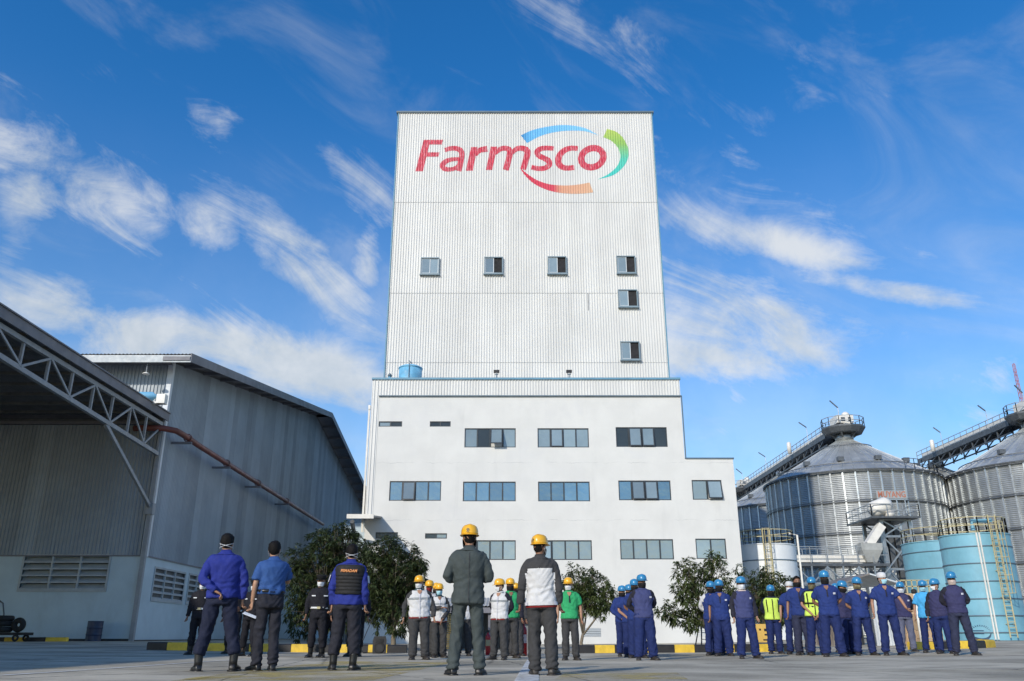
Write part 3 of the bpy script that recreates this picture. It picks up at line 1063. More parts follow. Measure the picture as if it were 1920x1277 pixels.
MB().add([(WX - .06, WY0 + .1, .2), (WX - .06, WY1, .2), (WX - .06, WY1, Z_EAV), (WX - .06, WRID, Z_RID - .1), (WX - .06, WY0 + .1, Z_EAV)], [(0, 1, 2, 3, 4)]).build('slit_light_block', M_STEELD, ware)  # dark sheet added to stop light showing through the sheet joints
for i in range(67):
    y0 = WY0 + i
    me = corr_panel(1.0, 5, Z_MAS + .05, lambda x: min(gable(y0 + x), Z_RID) - .1, M_WCLAD, 'gable_sheet', .022)
    inst('gable_sheet', me, ware, (WX + random.uniform(0, .012), y0, 0), R(90))
MB().box(WX - .22, WX + .07, WY0 - .07, WY0 + .22, Z_MAS, Z_EAV + .1).build('corner_flashing', pmat('corner_flashing_pale', (.60, .64, .68), .5, var=.06, dirt=.2), ware)
# roof: corrugated slopes with overhang, fascias along eave and rake
OV = 1.6
r = MB()
for (ya, za, yb, zb) in ((WY0 - 1.5, gable(WY0 - 1.5), WRID, Z_RID + .001), (WRID, Z_RID + .001, WY1 + 1.5, gable(WY1 + 1.5))):
    n = 430
    xs_ = [XW0 + (WX + OV - XW0) * i / n for i in range(n + 1)]
    vs_ = [(x, ya, za + .18 + (.045 if i % 2 else 0)) for i, x in enumerate(xs_)] + [(x, yb, zb + .18 + (.045 if i % 2 else 0)) for i, x in enumerate(xs_)]
    r.add(vs_, [(i, i + 1, n + 2 + i, n + 1 + i) for i in range(n)])
r.build('roof', M_ROOF, ware)
ea = MB().box(XW0, WX + OV, WY0 - 1.5, WY0 - 1.42, gable(WY0 - 1.5) - .28, gable(WY0 - 1.5) + .14)
ea.build('eave_fascia', pmat('eave_beam_grey', (.42, .46, .48), .5, var=.08, dirt=.2), ware)
for (ya, yb) in ((WY0 - 1.5, WRID), (WRID, WY1 + 1.5)):
    p, q = Vector((WX + OV, ya, gable(ya) - .02)), Vector((WX + OV, yb, gable(yb) - .02))
    MB().bar(p, q, .06, .5).build('rake_fascia', M_FASC, ware)
    n = 12
    for i in range(n + 1):
        s = p.lerp(q, i / n)
        MB().bar((WX + .06, s.y, s.z - .05), (WX + OV - .04, s.y, s.z - .05), .12, .22).build('outrigger', M_FASC, ware)
    MB().bar((WX + OV / 2, ya, gable(ya) + .12), (WX + OV / 2, yb, gable(yb) + .12), OV - .1, .05).build('soffit', M_FASC, ware)
MB().box(XW0, WX - .01, WY0 - 1.4, WY0 - .1, gable(WY0 - 1.4) + .0, gable(WY0 - 1.4) + .06).build('soffit', M_FASC, ware)

# lamp under the eave, motor on the canopy
q = pix(274, 700, WY0 - 1.2)
t = thing('eave_lamp', 'small white lamp hanging under the warehouse eave', 'lamp', (q.x, WY0 - 1.2, q.z))
MB().tube([(0, 0, 0), (0, 0, .75)], .03).build('stem', M_TRUSS, t, local=True)
MB().lathe([(.03, .08), (.08, .05), (.2, -.02), (.2, -.05), (.02, -.05)], 16).build('shade', M_MACH, t, True, local=True)

# ------------------------------------------------------------------ canopy with cantilever trusses
CT, CY0, CX0 = 11.75, -30.0, -62.0  # canopy lengthened out of view to darken the wall beneath it
MB().box(-62, WX - .1, WY0 - .35, WY0 - .08, 11.55, 12.25).build('canopy_gap_block', M_FASC, ware)  # strip added to shut out sky light between canopy roof and wall
can = thing('loading_canopy', 'dark flat loading canopy on grey lattice trusses against the warehouse', 'canopy', (WX, WY0, 10))
n = 300
r = MB()
xs_ = [CX0 + (WX + .25 - CX0) * i / n for i in range(n + 1)]
r.add([(x, CY0, CT + .12 + (.05 if i % 2 else 0)) for i, x in enumerate(xs_)] + [(x, WY0 - .1, CT + .32 + (.05 if i % 2 else 0)) for i, x in enumerate(xs_)], [(i, i + 1, n + 2 + i, n + 1 + i) for i in range(n)])
r.build('roof', M_ROOF, can)
MB().bar((WX + .28, CY0, CT - .02), (WX + .28, WY0 - .2, CT + .18), .08, .42).bar((WX + .3, CY0, CT + .22), (WX + .3, WY0 - .2, CT + .42), .18, .06).build('edge_fascia', M_FASC, can)
MB().box(CX0, WX + .3, CY0 - .08, CY0 - .001, CT - .3, CT + .3).build('front_fascia', M_FASC, can)
for i in range(44):
    y = CY0 + .8 + i * (WY0 - CY0 - 1.2) / 43
    MB().box(CX0, WX + .1, y - .05, y + .05, CT - .05, CT + .10).build('purlin', M_STEELD, can)


def truss(x, mat):
    """cantilever truss running out from the wall, deeper at the wall"""
    ztop = CT - .22
    bot = lambda y: 9.85 + .7 * min((WY0 - y) / 18.0, 1.0)
    ya, yb = CY0 + .3, WY0 - .35
    MB().bar((x, ya, ztop), (x, yb, ztop), .18, .2).build('top_chord', mat, can)
    MB().bar((x, ya, bot(ya)), (x, WY0 - 18, bot(WY0 - 18)), .18, .2).build('bottom_chord', mat, can)
    MB().bar((x, WY0 - 18, bot(WY0 - 18)), (x, yb, bot(yb)), .18, .2).build('bottom_chord', mat, can)
    N = 38
    for i in range(N + 1):
        y = ya + (yb - ya) * i / N
        MB().bar((x, y, bot(y) + .101), (x, y, ztop - .101), .11, .11).build('web_post', mat, can)
        if i < N:
            y2 = ya + (yb - ya) * (i + 1) / N
            a, b = ((y, bot(y) + .08), (y2, ztop - .08)) if i % 2 else ((y, ztop - .08), (y2, bot(y2) + .08))
            MB().bar((x + .07, *a), (x + .07, *b), .06, .10).build('web_diagonal', mat, can)
    MB().bar((x, WY0 - 6.5, bot(WY0 - 6.5) - .1), (x, WY0 - .3, 7.0), .14, .18).build('knee_brace', mat, can)
    MB().bar((x, WY0 - .18, .0), (x, WY0 - .18, CT), .22, .22).build('column', mat, can)
    MB().box(x - .2, x + .2, WY0 - .4, WY0 - .07, 6.6, 7.2).build('bracket', mat, can)


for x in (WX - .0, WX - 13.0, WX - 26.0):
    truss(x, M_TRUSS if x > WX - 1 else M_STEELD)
q = pix(276, 757, 42)
t = thing('roof_motor', 'small white and blue motor on the canopy roof by the warehouse wall', 'motor', (q.x, 42.5, CT + .35))
MB().lathe([(.0, -.5), (.22, -.5), (.24, -.4), (.24, .3), (.12, .42), (.1, .6), (0, .6)], 16).build('casing', MT, t, True, local=True)
t.children[0].rotation_euler = (0, R(90), 0)
t.children[0].location = (-.3, 0, .42)
MB().box(.3, .75, -.2, .2, 0, .5).box(-.6, .5, -.15, .15, 0, .1).build('gearbox', M_MACH, t, local=True)

# red-brown pipe along the gable wall
t = thing('red_pipe', 'rusty red-brown pipe running along the warehouse side wall on brackets', 'pipe', (WX + 1.0, WY0, 9))
PX = WX + .95
pp = [(WX - 1.3, WY0 - .75, 11.2), (WX - .4, WY0 - .8, 11.2), (WX + .3, WY0 - .75, 11.2), (PX - .12, WY0 - .3, 11.17), (PX, WY0 + .6, 11.12), (PX, WY0 + 3, 11.05), (PX, WY1 - 30, 10.8)]
MB().tube(pp, .165, 14).build('pipe', M_PIPE, t, True)
for y in (WY0 + 1.2, WY0 + 8, WY0 + 15, WY0 + 23):
    z = 11.05 - (y - WY0 - 3) * .25 / 34 if y > WY0 + 3 else 11.1
    MB().bar((WX + .05, y, z - .28), (PX + .25, y, z - .28), .14, .12).build('bracket', M_FASC, t)
    MB().lathe([(.2, -.07), (.235, -.07), (.235, .07), (.2, .07)], 14, (0, 0, 0), cap=False).build('clamp', M_PIPE, t).matrix_basis = Matrix.Translation((PX, y, z)) @ Matrix.Rotation(R(90), 4, 'X')

# lean-to roof between warehouse and mill
t = thing('lean_to', 'small pale lean-to roof and wall tucked between warehouse and mill', 'lean-to', (-12.5, 53, 0))
MB().box(-11.2, XL - .01, 56.2, 56.4, 0, 7.6).build('wall', M_MASON, t)
z0 = pix(700, 969, 51.6).z
MB().add([(-10.15, 51.6, z0), (-8.55, 51.6, z0), (-8.55, 56.1, z0 + .5), (-10.15, 56.1, z0 + .5), (-10.15, 51.6, z0 + .1), (-8.55, 51.6, z0 + .1), (-8.55, 56.1, z0 + .6), (-10.15, 56.1, z0 + .6)],
         [(0, 3, 2, 1), (4, 5, 6, 7), (0, 1, 5, 4), (1, 2, 6, 5), (3, 0, 4, 7)]).box(XL + .47, -8.551, 54.1, 54.9, z0 + .35, z0 + .36).build('roof', M_CONC, t)
MB().box(-10.15, -8.5, 51.42, 51.59, z0 - .12, z0 + .14).build('gutter', M_MACH, t)
MB().tube([(-10.6, 55.8, 0), (-10.6, 55.8, 5.6), (-10.2, 55.0, 6.4), (-10.1, 53, z0 - .1)], .14, 10).build('downpipe', M_STEELD, t)

# ------------------------------------------------------------------ silos
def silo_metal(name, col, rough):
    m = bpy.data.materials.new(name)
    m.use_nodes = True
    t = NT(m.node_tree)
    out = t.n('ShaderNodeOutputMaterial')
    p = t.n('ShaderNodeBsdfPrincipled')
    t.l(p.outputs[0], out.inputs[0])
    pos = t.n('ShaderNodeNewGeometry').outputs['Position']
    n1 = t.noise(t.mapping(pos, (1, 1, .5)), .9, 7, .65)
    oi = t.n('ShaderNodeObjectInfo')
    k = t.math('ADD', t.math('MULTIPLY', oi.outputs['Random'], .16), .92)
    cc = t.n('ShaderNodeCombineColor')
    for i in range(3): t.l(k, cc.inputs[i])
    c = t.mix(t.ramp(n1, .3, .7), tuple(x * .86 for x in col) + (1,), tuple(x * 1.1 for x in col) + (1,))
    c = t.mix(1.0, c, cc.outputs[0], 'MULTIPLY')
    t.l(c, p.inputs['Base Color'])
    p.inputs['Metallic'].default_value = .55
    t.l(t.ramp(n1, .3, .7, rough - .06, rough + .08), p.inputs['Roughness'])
    return m


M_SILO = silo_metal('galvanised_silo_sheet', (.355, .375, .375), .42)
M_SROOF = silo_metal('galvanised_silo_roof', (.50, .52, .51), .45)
M_STIFF = pmat('silo_stiffener', (.50, .53, .54), .35, .6, var=.1)
M_RING = pmat('silo_ring_dark', (.13, .14, .15), .5, .4, var=.15)
SE, SA, SR = 18.5, 24.6, 10.3


def silo(cx, cy, label, full=True, rings=True, sides=48):
    t = thing('grain_silo', label, 'silo', (cx, cy, 0), 'grain silos')
    # sheets of one size round the wall: horizontally waved
    a = 2 * math.pi / sides
    tiers_ = [0.6, 4.3, 7.85, 11.4, 14.95, SE]
    arc = range(sides)
    for i in range(5):
        z0, z1 = tiers_[i], tiers_[i + 1]
        nw = 34
        prof = [(SR + .018 * math.cos(math.pi * k), z0 + (z1 - z0) * k / nw) for k in range(nw + 1)]
        me = MB().lathe(prof, 2, (0, 0, 0), 0, -a / 2, a / 2).mesh('wall_sheet', M_SILO, False)
        for k in arc:
            an = k * a
            # only the half that can be seen from the yard needs single sheets
            facing = math.cos(an) * (-cx) + math.sin(an) * (-cy)
            if facing < -.25 * math.hypot(cx, cy):
                continue
            inst('wall_sheet', me, t, (cx, cy, 0), an)
    MB().lathe([(SR - .05, .5), (SR - .05, SE - .01)], 64, (cx, cy, 0)).build('liner', M_STEELD, t, True)
    stf = MB().box(-.09, .09, -.13, .02, .6, SE - .05)
    sm = stf.mesh('stiffener', M_STIFF)
    for k in range(sides):
        an = (k + .5) * a
        facing = math.cos(an) * (-cx) + math.sin(an) * (-cy)
        if facing < -.25 * math.hypot(cx, cy):
            continue
        inst('stiffener', sm, t, (cx + SR * math.cos(an), cy + SR * math.sin(an), 0), an + R(90))
    for z in tiers_[1:-1]:
        MB().lathe([(SR + .03, z - .09), (SR + .2, z - .09), (SR + .2, z + .02), (SR + .03, z + .02)], 96, (cx, cy, 0), cap=False).lathe([(SR + .15, z + .16), (SR + .2, z + .16), (SR + .2, z + .21), (SR + .15, z + .21)], 96, (cx, cy, 0), cap=False).build('ring_girder', M_RING, t)
    MB().lathe([(SR + .02, SE - .12), (SR + .30, SE - .10), (SR + .32, SE + .06), (SR + .1, SE + .10)], 96, (cx, cy, 0), cap=False).build('eave_ring', M_STEELD, t)
    # cone roof sectors with raised ribs
    mr = MB()
    r0, r1 = SR + .35, 1.0
    nS = sides
    ah = math.pi / nS
    zf = lambda r: SE + .1 + (SA - SE) * (1 - r / SR)
    A = []
    for r in (r0, 7, 4, r1):
        A += [(r * math.cos(-ah), r * math.sin(-ah), zf(r)), (r * math.cos(-ah * .90), r * math.sin(-ah * .90), zf(r) - .11), (r * math.cos(ah * .90), r * math.sin(ah * .90), zf(r) - .11), (r * math.cos(ah), r * math.sin(ah), zf(r))]
    mr.add(A, [(i * 4 + k, i * 4 + k + 1, i * 4 + k + 5, i * 4 + k + 4) for i in range(3) for k in range(3)])
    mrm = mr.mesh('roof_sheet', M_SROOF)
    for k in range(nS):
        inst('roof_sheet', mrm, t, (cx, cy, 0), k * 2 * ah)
    MB().lathe([(1.1, SA - .6), (1.15, SA + .1), (.9, SA + .25), (.1, SA + .3)], 24, (cx, cy, 0)).build('cap', M_STEEL, t, True)
    for rr in (8.6, 3.0):
        z = zf(rr) + .06
        MB().lathe([(rr, z), (rr + .09, z), (rr + .09, z + .09), (rr, z + .09)], 72, (cx, cy, 0), cap=False).build('roof_ring', M_RING, t)
    for k in range(5):
        an = R(-150 + k * 32)
        q = Vector((cx + 7.6 * math.cos(an), cy + 7.6 * math.sin(an), zf(7.6)))
        MB().box(q.x - .35, q.x + .35, q.y - .3, q.y + .3, q.z - .1, q.z + .4).build('roof_vent', M_RING, t)
    return t


def railing(path, h=1.1, posts=True, r=.028, closed=False, step=1.4):
    """rails joined along a path of floor points"""
    mb = MB()
    P = [Vector(p) for p in path]
    if closed: P = P + [P[0]]
    for a, b in zip(P[:-1], P[1:]):
        for f in (.5, 1.0):
            mb.bar(a + Vector((0, 0, h * f)), b + Vector((0, 0, h * f)), r * 2)
        n = max(1, round((b - a).length / step))
        for i in range(n + 1):
            q = a.lerp(b, i / n)
            mb.bar(q, q + Vector((0, 0, h)), r * 2)
    return mb


SA1, SB1 = (42.6, 104.0), (62.5, 97.0)
silo(*SA1, 'nearest galvanised grain silo with a lettered board on its wall')
silo(42.4, 128.5, 'galvanised silo partly hidden behind the corner of the mill annex')
silo(*SB1, 'galvanised silo at the right edge of the picture behind the blue tanks')
silo(63.0, 122.0, 'galvanised silo showing only in the gap between the two big silos')
# rail round the right half of the nearest silo's eave
rr = thing('eave_railing', 'thin railing round the eave of the nearest silo', 'railing', (SA1[0], SA1[1], SE))
pts = [(SA1[0] + (SR - .3) * math.cos(R(a_)), SA1[1] + (SR - .3) * math.sin(R(a_)), SE + .25) for a_ in range(-75, 60, 8)]
railing(pts, 1.15, r=.03).build('rail', M_STEELD, rr)


def gallery(x, y0, y1, label, lamps):
    """conveyor gallery along the silo tops: deck, trunk, railings, supports, lamps"""
    z = SA + 1.0
    t = thing('conveyor_gallery', label, 'conveyor', (x, y0, z), 'silo top galleries')
    MB().box(x - 1.2, x + 1.2, y0, y1, z, z + .12).build('deck', M_STEELD, t)
    for sx in (-1, 1):
        MB().box(x + sx * 1.15 - .06, x + sx * 1.15 + .06, y0, y1, z - .55, z - .001).build('side_beam', M_STEELD, t)
        railing([(x + sx * 1.15, y0, z + .12), (x + sx * 1.15, y1, z + .12)], 1.1, r=.035, step=1.6).build('railing', M_RAILG, t)
    MB().box(x - .4, x + .4, y0 + 1, y1, z + .3, z + .95).build('conveyor_trunk', M_MACH, t)
    L = y1 - y0
    n = int(L / 3)
    for i in range(n):
        ya, yb = y0 + L * i / n, y0 + L * (i + 1) / n
        for sx in (-1, 1):
            MB().bar((x + sx, ya, z - .1), (x + sx, yb, z - 1.4), .12).build('web_diagonal', M_STEELD, t)
            MB().bar((x + sx, yb, z - .1), (x + sx, yb, z - 1.7), .14).build('web_post', M_STEELD, t)
    for sx in (-1, 1):
        MB().bar((x + sx, y0, z - 1.45), (x + sx, y1, z - 1.45), .16).build('bottom_chord', M_STEELD, t)
    for (ly, kd) in lamps:
        if kd == 'lamp':
            MB().tube([(x - 1.2, ly, z), (x - 1.2, ly, z + 2.3), (x - 1.35, ly - .1, z + 2.5)], .035).bar((x - 1.25, ly, z + 2.45), (x - 2.4, ly - .6, z + 3.0), .16, .09).build('lamp', M_STEEL, t)
        else:
            MB().lathe([(.3, z), (.3, z + 1.5), (.22, z + 1.65), (.05, z + 1.7)], 16, (x - 1.9, ly, 0)).build('vent_stack', M_MACH, t, True)
    return t


def head_house(cx, cy, label):
    z = SA + 1.0
    t = thing('head_house', label, 'platform', (cx, cy, z), 'silo head platforms')
    MB().lathe([(2.3, z - .7), (2.7, z - .1), (2.7, z + .1)], 12, (cx, cy, 0)).build('deck', M_STEELD, t)
    for k in range(6):
        an = R(60 * k)
        MB().bar((cx + .9 * math.cos(an), cy + .9 * math.sin(an), SA - .3), (cx + 2.0 * math.cos(an), cy + 2.0 * math.sin(an), z - .5), .2).build('strut', M_STEELD, t)
    railing([(cx + 2.6 * math.cos(R(30 * k)), cy + 2.6 * math.sin(R(30 * k)), z + .1) for k in range(12)], 1.15, closed=True, r=.035).build('railing', M_RAILG, t)
    MB().box(cx - 1.2, cx + .9, cy - 1.5, cy + 1, z + .5, z + 1.5).box(cx - .4, cx + .3, cy - 1.8, cy - .5, z + .12, z + .5).lathe([(.45, z + 1.5), (.45, z + 1.9), (.2, z + 2.1)], 16, (cx + .3, cy - .6, 0)).build('drive', M_MACH, t)
    MB().box(cx - .7, cx - .2, cy - 1.56, cy - 1.51, z + .7, z + 1.2).box(cx + .2, cx + .55, cy - 1.56, cy - 1.51, z + .7, z + 1.2).build('hatch', M_STEELD, t)
    MB().tube([(cx - .3, cy, z + 1.5), (cx - .3, cy, z + 2.9)], .04).bar((cx - .3, cy, z + 2.85), (cx - 1.5, cy - .7, z + 3.6), .16, .09).build('lamp', M_STEEL, t)
    return t


head_house(*SA1, 'railed drive platform on the peak of the nearest silo')
head_house(42.2, 150, 'distant railed platform above the corner of the mill annex')
head_house(*SB1, 'railed drive platform at the top right edge')
gallery(42.4, 106.7, 168, 'dark conveyor gallery sloping in view from the nearest silo down to the mill corner', [(113, 'lamp'), (119, 'vent'), (133, 'lamp')])
gallery(62.6, 99.7, 124, 'dark conveyor gallery between the two big silos, rising to the right edge', [(104, 'lamp'), (116, 'lamp'), (117.5, 'vent')])

# board on the nearest silo
def silo_hit(u, v, c, r):
    """angle on a silo of radius r where the column of sight u meets it"""
    d = ray(u, v)
    k = d.x / d.y
    best = min((R(-170 + i * .1) for i in range(1600)), key=lambda a: abs((c[0] + r * math.cos(a)) / (c[1] + r * math.sin(a)) - k))
    return best


sa_ = silo_hit(1672, 928, SA1, SR + .45)
SB_Y = SA1[1] + (SR + .45) * math.sin(sa_)
q0, q1 = pix(1645, 935, SB_Y), pix(1700, 920, SB_Y)
t = thing('silo_sign', 'grey board with faded orange capital letters on the nearest silo', 'sign', (SA1[0] + (SR + .45) * math.cos(sa_), SB_Y, q0.z))
t.rotation_euler = (0, 0, sa_ + R(90))
wS, hS = q1.x - q0.x, q1.z - q0.z
MB().box(-wS / 2, wS / 2, 0, .06, 0, hS).build('board', pmat('sign_board_grey', (.34, .37, .38), .5, .1, var=.06, dirt=.2), t, local=True)
fr = MB()
for i in range(4):
    x = -wS / 2 + .3 + (wS - .6) * i / 3
    fr.bar((x, .12, -1.6), (x, .12, hS * .6), .1)
fr.bar((-wS / 2, .12, -.08), (wS / 2, .12, -.08), .1)
fr.build('bracket', M_STIFF, t, local=True)


def text_obj(body, size, mat, parent, loc, rot, name='lettering', bold=0.0, sx=1.0, shear=0.0, ext=.004):
    cu = bpy.data.curves.new(name, 'FONT')
    cu.body = body
    cu.size = size
    cu.align_x = 'CENTER'
    cu.align_y = 'CENTER'
    cu.offset = bold
    cu.shear = shear
    cu.extrude = ext
    cu.resolution_u = 3
    cu.materials.append(mat)
    o = bpy.data.objects.new(name, cu)
    C.objects.link(o)
    o.parent = parent
    o.location = loc
    o.rotation_euler = rot
    o.scale = (sx, 1, 1)
    me = bpy.data.meshes.new_from_object(o)
    m_ = bpy.data.objects.new(name, me)
    C.objects.link(m_)
    m_.parent = parent
    m_.location, m_.rotation_euler, m_.scale = loc, rot, (sx, 1, 1)
    bpy.data.objects.remove(o)
    return m_


M_ORG = pmat('faded_orange_lettering', (.42, .16, .10), .6, var=.2)
text_obj('MUYANG', .95, M_ORG, t, (0, -.012, hS * .5), (R(90), 0, 0), bold=.02, sx=.78)

# ------------------------------------------------------------------ steel elevator tower, conveyor bridge
EY = 80.0
e = lambda u, v, y=EY: pix(u, v, y)
t = thing('elevator_tower', 'open steel elevator frame with a railed platform and a sloping chute', 'steel frame', (e(1690, 1100).x, EY, 0))
xa, xb = e(1662, 1050).x, e(1716, 1050).x
zt = e(1690, 974).z
for (x, y) in ((xa, EY), (xb, EY), (xa, EY + 4), (xb, EY + 4)):
    MB().bar((x, y, 0), (x, y, zt), .3).build('leg', M_STEEL, t)
lv = [0, 3.2, 6.4, 9.4, zt]
for a_, b_ in zip(lv[:-1], lv[1:]):
    for y in (EY, EY + 4):
        MB().bar((xa, y, b_), (xb, y, b_), .2).build('beam', M_STEEL, t)
        MB().bar((xa, y - .1, a_), (xb, y - .1, b_), .13).build('cross_brace', M_STEEL, t)
        MB().bar((xb, y + .1, a_), (xa, y + .1, b_), .13).build('cross_brace', M_STEEL, t)
    for x in (xa, xb):
        MB().bar((x, EY, a_), (x, EY + 4, b_), .13).build('cross_brace', M_STEELD, t)
MB().box(xa - 1.3, xb + .6, EY - 1.2, EY + 5, zt, zt + .15).build('platform', M_STEELD, t)
railing([(xa - 1.25, EY - 1.15, zt + .15), (xb + .55, EY - 1.15, zt + .15), (xb + .55, EY + 4.9, zt + .15), (xa - 1.25, EY + 4.9, zt + .15)], 1.15, closed=True, r=.035).build('railing', M_RAILG, t)
c0 = e(1638, 966)
mo = MB()
mo.tube([(xa - 1.0, EY - .3, zt + .75), (xa - .7, EY - .3, zt + .85), (xa + .6, EY - .3, zt + 1.35), (xa + 1.0, EY - .3, zt + 1.4)], [.45, .75, .75, .5], 18).box(xa + .3, xa + 1.0, EY - .9, EY + .3, zt + .16, zt + .7).build('drive_drum', M_MACH, t, True)
p, q = e(1652, 985, EY - .5), e(1628, 1022, EY - .5)
MB().bar(p, q, .7, .8, (0, 1, 0)).build('chute', M_MACH, t)
MB().rings([[Vector((q.x + sx * w_, EY - .5 + sy * w_ * .8, z)) for sx, sy in ((-1, -1), (1, -1), (1, 1), (-1, 1))] for w_, z in ((1.0, q.z + .1), (.95, q.z - .5), (.45, q.z - 1.6))]).build('hopper', pmat('hopper_grey', (.45, .46, .44), .5, .2, var=.1, dirt=.3), t)
for i in range(3):
    x = xa + (xb - xa) * (.25 + .25 * i)
    MB().box(x - .25, x + .25, EY + 1.4, EY + 2.4, 0, zt + (.9 if i == 1 else -.5)).build('elevator_leg', M_STEELD, t)
MB().box(xa + .5, xa + 1.2, EY + 1, EY + 1.8, 4.6, 6.6).build('control_box', M_MACH, t)

t = thing('conveyor_bridge', 'horizontal lattice bridge carrying a white conveyor in front of the nearest silo', 'conveyor', (e(1570, 1060).x, EY, 0))
ba, bb = e(1485, 1060).x, xa - .2
zb = e(1570, 1058).z
MB().box(ba, bb, EY - 1.1, EY + 1.1, zb - .25, zb).build('deck', M_STEELD, t)
MB().box(ba, bb - 1.2, EY - .5, EY + .3, zb + .15, zb + .8).build('conveyor_trunk', M_MACH, t)
MB().box(bb - 1.9, bb - 1.0, EY - .6, EY + .4, zb + .1, zb + .95).build('drive_box', M_MACH, t)
for y in (EY - 1.05, EY + 1.05):
    railing([(ba, y, zb), (bb, y, zb)], 1.5, r=.03, step=1.5).build('railing', M_RAILG, t)
    N = 6
    for i in range(N):
        x0, x1 = ba + (bb - ba) * i / N, ba + (bb - ba) * (i + 1) / N
        MB().bar((x0, y, zb - 1.75), (x0, y, zb - .25), .13).build('web_post', M_STEEL, t)
        MB().bar((x0, y, zb - (1.75 if i % 2 else .3)), (x1, y, zb - (.3 if i % 2 else 1.75)), .11).build('web_diagonal', M_STEEL, t)
    MB().bar((ba, y, zb - 1.8), (bb, y, zb - 1.8), .2).build('bottom_chord', M_STEEL, t)
    MB().bar((ba + .4, y, 0), (ba + .4, y, zb - 1.9), .25).build('leg', M_STEEL, t)
    MB().bar(((ba + bb) / 2, y, 0), ((ba + bb) / 2, y, zb - 1.9), .25).build('leg', M_STEEL, t)

# ------------------------------------------------------------------ tanks
def tank(cx, cy, r, ztop, zs, mat, label, name, base=0.0, rail=True, railmat=M_RAILY):
    t = thing(name, label, 'tank', (cx, cy, base))
    zz_ = [base] + zs + [ztop]
    for a_, b_ in zip(zz_[:-1], zz_[1:]):
        MB().lathe([(r, a_ + .012), (r, b_ - .012)], 64, (cx, cy, 0), cap=False).build('plate_ring', mat, t, True)
    for z in zs:
        MB().lathe([(r - .02, z - .04), (r + .04, z - .035), (r + .04, z + .03), (r - .02, z + .035)], 64, (cx, cy, 0), cap=False).build('seam', M_TRIM, t, True)
    MB().lathe([(r + .05, ztop - .06), (r + .05, ztop), (.0, ztop + r * .10)], 64, (cx, cy, 0), cap=False).build('roof', mat, t)
    if rail:
        railing([(cx + (r - .1) * math.cos(2 * math.pi * k / 20), cy + (r - .1) * math.sin(2 * math.pi * k / 20), ztop) for k in range(20)], .95, closed=True, r=.024).build('railing', railmat, t)
    return t


def cage_ladder(t, cx, cy, r, an, z0, z1, mat, cage_from=2.0, wd=.42):
    """ladder on a tank wall at angle an with a safety cage"""
    er = Vector((math.cos(an), math.sin(an), 0))
    et = Vector((-math.sin(an), math.cos(an), 0))
    b = Vector((cx, cy, 0)) + er * (r + .22)
    lad = MB()
    for s in (-1, 1):
        lad.bar(b + et * s * wd / 2 + Vector((0, 0, z0)), b + et * s * wd / 2 + Vector((0, 0, z1 + 1.0)), .06, .04)
    n = int((z1 - z0) / .3)
    for i in range(n):
        z = z0 + .25 + i * .3
        lad.bar(b - et * wd / 2 + Vector((0, 0, z)), b + et * wd / 2 + Vector((0, 0, z)), .035)
    for i in range(4):
        z = z0 + (z1 - z0) * (i + .5) / 4
        for s in (-1, 1):
            lad.bar(b + et * s * wd / 2 + Vector((0, 0, z)), b + et * s * wd / 2 - er * .22 + Vector((0, 0, z)), .04)
    o = lad.build('ladder', mat, t)
    cg = MB()
    hoop = [(-1.0, .0), (-1.25, .25), (-1.1, .6), (-.5, .8), (.5, .8), (1.1, .6), (1.25, .25), (1.0, .0)]
    zs_ = [z0 + cage_from + i * 1.0 for i in range(int((z1 + 1 - z0 - cage_from) / 1.0) + 1)]
    for z in zs_:
        P = [b + et * (h[0] * wd / 2) + er * h[1] + Vector((0, 0, z)) for h in hoop]
        for p, q in zip(P[:-1], P[1:]):
            cg.bar(p, q, .045, .02)
    for h in hoop[1:-1]:
        p = b + et * (h[0] * wd / 2) + er * h[1]
        cg.bar(p + Vector((0, 0, zs_[0])), p + Vector((0, 0, zs_[-1])), .03, .02)
    cg.build('safety_cage', mat, o)


M_BLUE = pmat('sky_blue_tank_paint', (.17, .385, .48), .5, var=.10, scale=.8, dirt=.28, dirtcol=(.10, .16, .18), dscale=.9, dstretch=(1.5, 1.5, .3))
TY = 52.0
# big blue tank
a0_, a1_ = (math.atan2(pix(u_, 1020, TY).x, TY) for u_ in (1761, 1897))
BX = TY * math.tan((a0_ + a1_) / 2)
BR = math.hypot(BX, TY) * math.sin((a1_ - a0_) / 2)
bz = [pix(1800, v, TY - BR).z for v in (1023, 1055, 1089, 1122, 1154, 1186)]
btop = pix(1800, 998, TY - BR).z
tb = tank(BX, TY, BR, btop, sorted([z for z in bz if z > .3]), M_BLUE, 'large sky blue steel tank with a pale caged ladder at the far right', 'storage_tank', base=gz(BX))
an = silo_hit(1868, 1020, (BX, TY), BR + .22)
cage_ladder(tb, BX, TY, BR, an, .4, btop, M_RAILY, 2.4)
a2 = silo_hit(1836, 1020, (BX, TY), BR + .1)
p2 = Vector((BX + (BR + .1) * math.cos(a2), TY + (BR + .1) * math.sin(a2), 0))
MB().bar(p2 + Vector((-.07, 0, .3)), p2 + Vector((-.07, 0, btop)), .07).bar(p2 + Vector((.1, 0, .3)), p2 + Vector((.1, 0, btop)), .07).build('level_gauge', M_MACH, tb)
MB().tube([(BX - .6, TY - 1.2, btop + .2), (BX - .6, TY - 1.2, btop + .75), (BX + .5, TY - 1.4, btop + .75)], .13, 10).build('roof_pipe', M_BLUE, tb)
# round emblem painted low on the tank
M_EMB = pmat('emblem_navy', (.02, .06, .12), .6)
ce = pix(1849, 1187, TY - BR)
em = MB()


def on_tank(dx, dz, lift=.012):
    x = ce.x + dx
    return (x, TY - math.sqrt(max((BR + lift) ** 2 - (x - BX) ** 2, 0)), ce.z + dz)


